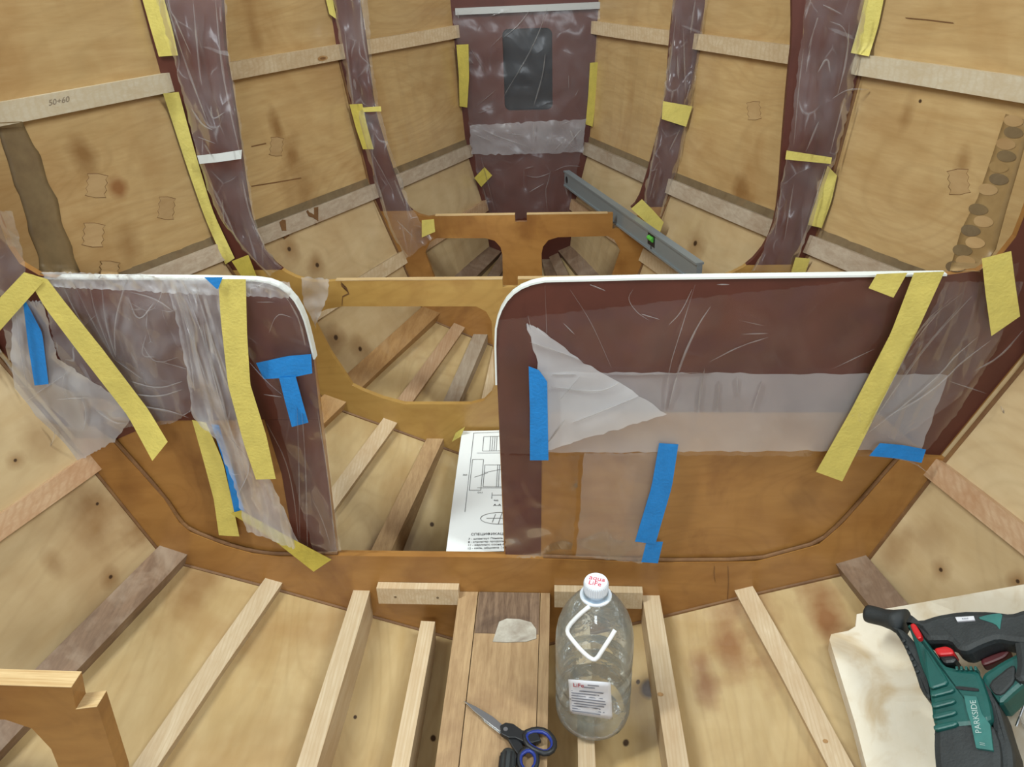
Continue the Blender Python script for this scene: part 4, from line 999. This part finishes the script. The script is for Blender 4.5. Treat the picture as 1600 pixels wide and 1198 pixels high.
# ------------------------------------------------------------------ drawing sheet
pz = [bp(722, 674, 1.885), bp(697, 866, 1.385)]
ey = (pz[0] - pz[1]); hgt = ey.length; ey.normalize(); ex = Vector((1, 0.0, .01)); ex = (ex - ey * ex.dot(ey)).normalized(); ez = ex.cross(ey)
W = .30
sh = empty('technical_drawing', pz[1] + ex * .1, 'white paper boat drawing sheet lying inside the doorway', 'paper')
V = []
for j in range(14):
    for i in range(10):
        u, v = i / 9, j / 13
        V.append(pz[1] + ex * (W * u) + ey * (hgt * v) + ez * (.004 + .003 * math.sin(u * 3 + v * 4)))
V, F = shell(V, 10, 14, .0004)
obj('sheet', V, F, 'paper', sh, smooth=True, recalc=False)
def onsheet(u, v, o=.0065): return pz[1] + ex * u + ey * v + ez * (.003 + .003 * math.sin(u / W * 3 + v / hgt * 4) + .0022)
def lines(segs, w=.0012):
    V, F = [], []
    for (a, b) in segs:
        a, b = Vector(a), Vector(b); d = (b - a).normalized(); n = Vector((-d.y, d.x)) * w / 2
        k = len(V); V += [onsheet(*(a - n)), onsheet(*(a + n)), onsheet(*(b + n)), onsheet(*(b - n))]; F.append((k, k + 1, k + 2, k + 3))
    return V, F
segs = [((.035, .14), (.035, hgt - .012)), ((.035, hgt - .012), (W - .01, hgt - .012))]
def rect(x0, y0, x1, y1): return [((x0, y0), (x1, y0)), ((x1, y0), (x1, y1)), ((x1, y1), (x0, y1)), ((x0, y1), (x0, y0))]
segs += rect(.065, .40, .145, .47) + [((.085 + .006 * k, .40), (.085 + .006 * k, .47)) for k in range(4)] + [((.05, .39), (.16, .39))]
segs += rect(.075, .24, .15, .335) + rect(.04, .225, .07, .36) + [((.075, .30), (.15, .325)), ((.115, .24), (.115, .335)), ((.11, .24), (.11, .335)), ((.06, .235), (.15, .235)), ((.10, .19), (.10, .215)), ((.15, .19), (.15, .215)), ((.05, .28), (.085, .30))]
segs += [((.085 + .05 * math.cos(a) + .04, .115 + .022 * math.sin(a)), (.085 + .05 * math.cos(a + .35) + .04, .115 + .022 * math.sin(a + .35))) for a in np.arange(0, 6.2, .35)]
segs += [((.09, .115), (.17, .115)), ((.105, .10), (.112, .13)), ((.12, .094), (.128, .135)), ((.10, .205), (.15, .205))]
V, F = lines(segs); obj('printed_lines', V, F, 'ink', sh, recalc=False)
def ptext(s, u, v, size, mat='ink'):
    V, F = text_mesh(s, size, 0.0001, 'LEFT')
    V = [onsheet(u + q.x, v + q.y) + ez * q.z for q in V]
    obj('printed_text', V, F, mat, sh, recalc=False)
ptext('A-A', .105, .165, .012); ptext('СПЕЦИФИКАЦИЯ:', .055, .058, .011)
for k, s in enumerate(('7 - шпангоут Панель БЛ2/16, дуб, сосна', '8 - стрингер продольный 60х24, сосна', '11 - карлингс сосна 60х24, дуб', '12 - киль, обшивка фанера, фальшкиль')):
    ptext(s, .05, .043 - .0105 * k, .0085)
ptext('900', .105, .183, .008); ptext('Сп1', .062, .215, .008); ptext('360', .018, .29, .008)
tape([(706, 690), (720, 682)], [(712, 676), (727, 666)], 'crinkled yellow tape scrap at the corner of the paper drawing', 1.89, off=.012, nv=6, curl=.02)

# ------------------------------------------------------------------ water bottle
bx_, by_ = .199, 1.085
bz = l7fn(by_)[0][1] + .001
def zat(py, x, y):
    # height at which vertical line through (x,y) projects to row py
    a, b = -.3, .6
    for _ in range(50):
        m = (a + b) / 2; d = Vector((x, y, m)) - CAM; yy = 599 - FPX * d.dot(UP) / d.dot(FW)
        if yy > py: a = m
        else: b = m
    return a
ztop = zat(907, bx_, by_); HB = ztop - bz
bt = empty('water_bottle', (bx_, by_, bz), 'big clear plastic water bottle with white cap and carrying handle', 'bottle')
Rb = .0765; C0 = Vector((bx_, by_, bz)); k = HB / .352
prof = [(.02, .014), (.055, .004), (.066, .002), (.0735, .010), (Rb, .024), (Rb, .052), (.0735, .058), (.0735, .064), (Rb, .070), (Rb, .092), (.0738, .098), (.0738, .104), (Rb, .110), (Rb, .132), (.0738, .138), (.0738, .144), (Rb, .150), (Rb, .200),
        (Rb * .985, .222), (Rb * .94, .243), (Rb * .86, .262), (Rb * .74, .281), (Rb * .59, .298), (Rb * .44, .311), (.027, .318), (.0235, .322), (.0235, .330)]
V, F = lathe(C0, [(r, z * k) for r, z in prof], 56, cap=False)
body = obj('body', V, F, 'pet', bt, smooth=True, recalc=True)
V, F = lathe(C0, [(.0, .0145 * k), (.02, .0145 * k), (.04, .010 * k)], 24, cap=False); obj('base_dimple', V, F, 'pet', body, smooth=True)
cz = .318 * k
V, F = lathe(C0, [(.030, cz - .002), (.030, cz + .002)], 40); ncr = obj('neck_ring', V, F, 'cap_white', bt, bevel=.0008)
V, F = lathe(C0, [(.0232, cz + .002), (.0232, cz + .009)], 40); obj('tamper_band', V, F, 'cap_blue', bt)
V, F = lathe(C0, [(.0222, cz + .0095), (.0225, cz + .013), (.0225, HB - .003), (.021, HB)], 40); cap = obj('cap', V, F, 'cap_white', bt, smooth=False)
n = 36; V, F = [], []
for i in range(n):
    a = 2 * math.pi * i / n; v, f = box(C0 + Vector((math.cos(a) * .0227, math.sin(a) * .0227, (cz + .013 + HB - .003) / 2)), .0012, .0012, HB - .006 - cz - .013, Matrix.Rotation(a, 3, 'Z')); V, F = join((V, F), (v, f))
obj('cap_ribs', V, F, 'cap_white', cap)
for s, dx, dy, sz in (('aqua', .001, .0055, .0165), ('LiFe', -.0005, -.0080, .0150)):
    V, F = text_mesh(s, sz, .0002); rot = Matrix.Rotation(-.25, 3, 'Z')
    V = [C0 + Vector((0, 0, HB + .0003)) + rot @ (v + Vector((dx, dy, 0))) for v in V]
    V2 = V; obj('lettering', V, F, 'red_ink', cap, recalc=False)
# carrying handle, hanging from the neck over the near shoulder
hp = [(921, 947), (905, 960), (888, 978), (886, 988), (893, 998), (908, 1016), (924, 1030), (932, 1030), (942, 1014), (954, 996), (961, 984)]
def onbottle(px, py, off):
    d = ray(px, py).normalized(); best = None; t = .6
    while t < 2.2:
        p = CAM + d * t; z = (p.z - bz) / k
        if 0 < z < .33:
            r = np.interp(z, [q[1] for q in prof], [q[0] for q in prof]) + off
            if math.hypot(p.x - bx_, p.y - by_) < r: return p
        t += .001
    return CAM + d * 1.3
V, F = tube(smoothpts([onbottle(x, y, .006) for x, y in hp], 1), .0042, 10); obj('carrying_handle', V, F, 'handle_white', bt, smooth=True)
# label on the front
def lab(u, v, off=.0014):      # u 0..1 across, v 0..1 up : pixel frame of the label
    tl, tr, bl, br = Vector((888, 1061)), Vector((954, 1066)), Vector((891, 1114)), Vector((957, 1124))
    p = bl.lerp(br, u).lerp(tl.lerp(tr, u), v); return onbottle(p.x, p.y, off)
V = [lab(i / 12, j / 8) for j in range(9) for i in range(13)]
lb_ = obj('label', V, grid_faces(9, 13), 'label_white', bt, smooth=True, recalc=False, thick=.0004)
def labrect(u0, u1, v0, v1, mat, o=.0022, n=6):
    V = [lab(u0 + (u1 - u0) * i / n, v, o) for v in (v0, v1) for i in range(n + 1)]
    return V, grid_faces(2, n + 1)
acc = ([], [])
for r in range(9):
    v = .07 + .075 * r; acc = join(acc, labrect(.05, .62 + .33 * random.random(), v, v + .028, 'label_grey'))
acc = join(acc, labrect(.45, .72, .86, .89, 'label_grey'), labrect(.35, .62, .79, .815, 'label_grey'))
obj('small_print', acc[0], acc[1], 'label_grey', lb_, recalc=False)
V, F = text_mesh('LiFe', .0165, .0001)
lo, hi = min(v.x for v in V), max(v.x for v in V)
V = [lab(.11 + .25 * (v.x - lo) / (hi - lo), .84 + .012 * 0 + v.y / .0165 * .16, .0024) for v in V]
obj('lettering', V, F, 'red_ink', lb_, recalc=False)

# ------------------------------------------------------------------ scissors
zk = keelz(1.0) + .012
def kp(px, py, h=0.0): return onz(px, py, zk + h)
sc = empty('scissors', kp(800, 1150) - Vector((0, 0, .011)), 'closed scissors with steel blades and black and blue handles', 'scissors')
bl1 = [(724, 1094), (745, 1104), (770, 1119), (785, 1132), (790, 1142), (780, 1141), (760, 1126), (740, 1110)]
V, F = plate([[kp(x, y) for x, y in bl1]], (0, 0, -.003)); obj('blade', V, F, 'steel', sc, bevel=.0006)
V, F = plate([[kp(x, y, -.004) for x, y in [(727, 1097), (760, 1121), (785, 1142), (781, 1146), (758, 1128)]]], (0, 0, -.003)); obj('blade', V, F, 'steel', sc)
V, F = plate([[kp(x, y, .003) for x, y in [(781, 1133), (790, 1128), (802, 1130), (816, 1140), (840, 1144), (846, 1156), (832, 1160), (818, 1158), (805, 1152), (795, 1152), (783, 1146)]]], (0, 0, -.010))
h1 = obj('handle_arm', V, F, 'black_plastic', sc, bevel=.002)
V, F = plate([[kp(x, y, -.002) for x, y in [(790, 1148), (802, 1148), (815, 1160), (822, 1175), (812, 1182), (803, 1170)]]], (0, 0, -.009)); obj('handle_arm', V, F, 'black_plastic', sc, bevel=.002)
def loop(px, r, h, mat, name, par):
    P = [kp(x, y, h) for x, y in px]
    n = len(P); P2 = []
    for i in range(n):
        a, b = P[i], P[(i + 1) % n]; P2 += [a * .75 + b * .25, a * .25 + b * .75]
    V, F = tube(P2, r, 10, closed=True); return obj(name, V, F, mat, par, smooth=True)
l1 = [(818, 1146), (836, 1139), (854, 1142), (866, 1156), (866, 1170), (854, 1178), (836, 1172), (822, 1162)]
loop(l1, .0058, 0, 'black_plastic', 'finger_loop', sc)
loop([(p[0] * .86 + 843 * .14, p[1] * .86 + 1158 * .14) for p in l1], .0040, .001, 'blue_plastic', 'finger_loop_lining', sc)
l2 = [(812, 1176), (826, 1168), (838, 1176), (840, 1192), (832, 1206), (818, 1206), (810, 1192)]
loop(l2, .0052, -.002, 'black_plastic', 'finger_loop', sc)
loop([(p[0] * .84 + 825 * .16, p[1] * .84 + 1188 * .16) for p in l2], .0040, -.001, 'blue_plastic', 'finger_loop_lining', sc)
V, F = lathe(kp(790, 1139, .003), [(.0045, 0), (.0045, .001)], 16); obj('pivot_screw', V, F, 'steel', sc)
# screwdriver handle
zs = keelz(.93)
def sp(px, py, h=0.0): return onz(px, py, zs + h)
p0, p1 = sp(795, 1172, .016), sp(786, 1280, .016)
sd = empty('screwdriver', (p0 + p1) / 2 - Vector((0, 0, .016)), 'black ribbed screwdriver handle beside the scissors', 'screwdriver')
ax = (p1 - p0).normalized()
V, F = lathe(p0, [(.004, -.001), (.011, .002), (.0148, .009), (.0155, .02), (.0155, .05), (.012, .062), (.013, .075), (.011, .085)], 20, ax); obj('handle', V, F, 'dark_rubber', sd, smooth=True)
V, F = [], []
for i in range(9):
    a = 2 * math.pi * i / 9; o = ax.orthogonal().normalized(); o = Matrix.Rotation(a, 3, ax) @ o
    V, F = join((V, F), tube([p0 + ax * .012 + o * .0155, p0 + ax * .05 + o * .0158], .0017, 6))
obj('grip_ribs', V, F, 'black_plastic', sd)
V, F = tube([p0 + ax * .084, p0 + ax * .17], .003, 10); obj('shaft', V, F, 'steel', sd)

# ------------------------------------------------------------------ foam board and saw
def slab_z(x, y):
    s = x - .70 - .2 * (1.2 - y)
    z = .064 + .15 * s + (3.2 * s * s if s > 0 else 0) + .13 * (y - 1.2)
    sc = sect(y); xx = x + .022
    for a, b in zip(sc[2:5], sc[3:5]):
        if a[0] >= xx >= b[0]: z = max(z, b[1] + (a[1] - b[1]) * (xx - b[0]) / (a[0] - b[0]) + .02)
    return z
def z7(x, y): return (1280 + x / 3.544, 860 + y / 3.544)
Lp = [(255, 342), (190, 356), (218, 402), (180, 440), (48, 466), (120, 700), (200, 960), (262, 1198), (300, 1330)]
Rp = [(1160, 182), (1165, 300), (1165, 420), (1170, 560), (1175, 700), (1180, 900), (1180, 1100), (1185, 1200), (1190, 1330)]
Lr = resample([Vector((*z7(*p), 0)) for p in Lp], 26); Rr = resample([Vector((*z7(*p), 0)) for p in Rp], 26)
V = []; nu = 14
for a, b in zip(Lr, Rr):
    for i in range(nu):
        p = a.lerp(b, i / (nu - 1)); V.append(onfield(p.x, p.y, slab_z))
F = grid_faces(26, nu); n = len(V)
V2 = [v + Vector((.002, 0, -.030)) for v in V]; F2 = [tuple(n + i for i in reversed(f)) for f in F]
rim = [j * nu for j in range(26)] + [25 * nu + i for i in range(1, nu)] + [j * nu + nu - 1 for j in range(24, -1, -1)] + [i for i in range(nu - 2, 0, -1)]
F3 = [(rim[i], rim[(i + 1) % len(rim)], n + rim[(i + 1) % len(rim)], n + rim[i]) for i in range(len(rim))]
obj('foam_board', V + V2, F + F2 + F3, 'foam', None, smooth=False, label='thick off-white foam board with a broken corner under the saw', cat='foam board')

sn = Vector((-.70, -.10, 1.0)).normalized(); s0 = Vector((.75, 1.1, .205))
def sw(x, y, h=0.0): px, py = z7(x, y); return onplane(px, py, s0 + sn * h, sn)
saw = empty('reciprocating_saw', sw(850, 900) - sn * .09, 'green and black electric reciprocating saw lying on the foam board', 'power saw')
def part(name, pts, h, th, mat, par=None, bev=.006, label=None, sm=2):
    P = [sw(x, y, h) for x, y in pts]
    if sm:
        n = len(P); Q = []
        for i in range(n):
            a, b = P[i], P[(i + 1) % n]; Q += [a * .82 + b * .18, a * .18 + b * .82]
        P = Q
    V, F = plate([P], -sn * th)
    o = obj(name, V, F, mat, par or saw, bevel=bev, **({'label': label} if label else {}))
    return o
nz0, nz1 = sw(268, 348, -.022), sw(470, 400, -.02); axn = (nz1 - nz0).normalized(); lnz = (nz1 - nz0).length
V, F = lathe(nz0, [(.012, .001), (.0165, 0), (.0172, .006), (.0165, lnz * .45), (.019, lnz * .7), (.026, lnz)], 24, axn); obj('dust_port', V, F, 'dark_rubber', saw, smooth=True)
part('top_handle', [(470, 362), (560, 382), (650, 352), (780, 330), (950, 330), (1060, 345), (1134, 320), (1260, 300), (1260, 520), (1065, 505), (985, 490), (900, 520), (820, 560), (765, 552), (722, 498), (640, 498), (590, 500), (540, 420)], .004, .045, 'dark_rubber', bev=.010)
part('handle_insert', [(870, 372), (940, 352), (1015, 345), (1005, 400), (1000, 440), (975, 405)], .0055, .01, 'saw_green_light', bev=.001)
part('sticker', [(753, 368), (855, 362), (861, 384), (764, 391)], .0075, .004, 'label_white', bev=0, sm=0)
V, F = text_mesh('RSDS', .0045, .0001); V = frame_tf(V, sw(808, 377, .0078), sw(855, 373) - sw(760, 379), sw(800, 340) - sw(808, 377)); obj('sticker_print', V, F, 'label_grey', saw, recalc=False)
part('front_edge_grip', [(400, 410), (470, 440), (540, 520), (600, 700), (620, 840), (560, 775), (520, 645), (470, 530), (425, 455)], -.006, .05, 'dark_rubber', bev=.005)
for i in range(6):
    x, y = 452 + i * 15, 490 + i * 34
    part('grip_rib', [(x, y), (x + 22, y - 6), (x + 28, y + 10), (x + 8, y + 18)], -.002, .03, 'dark_rubber', bev=.002, sm=0)
part('gear_housing', [(480, 390), (545, 425), (600, 505), (640, 560), (690, 632), (760, 650), (880, 662), (905, 720), (940, 820), (965, 960), (630, 985), (612, 820), (600, 730), (560, 640), (520, 500)], .0, .075, 'saw_green', bev=.008)
part('housing_ridge', [(575, 520), (610, 560), (690, 680), (720, 735), (610, 770), (590, 690)], .006, .03, 'saw_green', bev=.004)
for i in range(4):
    y = 770 + i * 62
    part('housing_rib', [(608 + i * 6, y + 8), (740 + i * 6, y - 22), (752 + i * 6, y + 8), (618 + i * 6, y + 42)], .006, .02, 'saw_green', bev=.003, sm=1)
for i in range(5):
    x = 752 + i * 26
    part('vent_tooth', [(x, 640), (x + 14, 638), (x + 16, 660), (x + 2, 662)], .004, .02, 'saw_green', bev=.001, sm=0)
part('vent_slot', [(755, 748), (882, 762), (884, 780), (757, 766)], .0016, .004, 'black_plastic', bev=0)
part('rear_strut', [(890, 690), (1010, 610), (1085, 572), (1130, 540), (1260, 520), (1260, 640), (1095, 770), (1000, 858), (950, 780), (915, 740)], -.008, .05, 'saw_green', bev=.007)
part('strut_pad', [(930, 735), (1060, 630), (1085, 635), (1085, 720), (1010, 800), (965, 790)], -.004, .02, 'dark_rubber', bev=.004)
part('rear_grip', [(1065, 345), (1134, 320), (1260, 300), (1260, 700), (1110, 730), (1070, 700), (1090, 620), (1070, 480)], .001, .05, 'dark_rubber', bev=.010)
part('motor_cover', [(880, 690), (930, 740), (1000, 860), (1040, 1000), (1075, 1100), (1085, 1330), (960, 1330), (960, 960), (930, 800)], -.010, .06, 'dark_rubber', bev=.008)
part('front_boot', [(628, 970), (700, 945), (800, 930), (880, 945), (965, 955), (1010, 1080), (1020, 1330), (645, 1330), (625, 1100)], -.0015, .08, 'dark_rubber', bev=.012)
part('name_plate', [(800, 800), (870, 806), (900, 900), (945, 960), (962, 1106), (868, 1092), (840, 960), (815, 880)], .0035, .006, 'saw_green_light', bev=.0008, sm=0)
V, F = text_mesh('PARKSIDE', .0155, .0002)
a, b = sw(885, 1010, .004), sw(852, 830, .004)
wid = max(v.x for v in V) - min(v.x for v in V); sc_ = (b - a).length / wid
V = [v * sc_ for v in V]
V = frame_tf([Vector((v.x, v.y, v.z + .0002)) for v in V], (a + b) / 2, b - a, sw(800, 920) - sw(870, 920)); obj('lettering', V, F, 'grey_letter', saw, recalc=False)
V, F = text_mesh('//', .010, .0002); V = frame_tf(V, sw(905, 1070, .0042), sw(890, 1000) - sw(905, 1070), sw(850, 1070) - sw(905, 1070)); obj('lettering', V, F, 'grey_letter', saw, recalc=False)
part('trigger', [(630, 540), (700, 525), (735, 540), (745, 562), (740, 574), (655, 580)], .002, .03, 'red_plastic', bev=.004, label='red trigger')
part('trigger_collar', [(655, 580), (745, 572), (762, 600), (745, 622), (690, 625)], -.002, .03, 'black_plastic', bev=.006)
part('lock_button', [(500, 405), (528, 398), (562, 455), (566, 482), (545, 492), (515, 445)], .010, .014, 'red_plastic', bev=.003, label='red lock button')
part('cord_guard', [(880, 560), (960, 500), (1065, 545), (1030, 590), (960, 620), (900, 640)], -.035, .02, 'dark_red', bev=.004, label='dark red underside')
# clear plastic dish with a nail, beside the saw
dc = onfield(1612, 1142, slab_z) + Vector((0.02, 0, .002))
ds = empty('plastic_dish', dc, 'clear plastic dish at the edge of the foam board', 'dish')
V, F = lathe(dc, [(.030, 0), (.034, .002), (.040, .016), (.042, .018), (.042, .0195), (.0385, .0165), (.033, .0035), (.0, .0025)], 36, cap=False); obj('bowl', V, F, 'film_thin_milky', ds, smooth=True)
a, b = onfield(1580, 1152, slab_z) + Vector((0, 0, .03)), onfield(1592, 1120, slab_z) + Vector((0, 0, .03))
V, F = tube([a, b], .0022, 8); obj('steel_pin', V, F, 'steel', None, label='short steel pin lying across the clear dish', cat='pin')
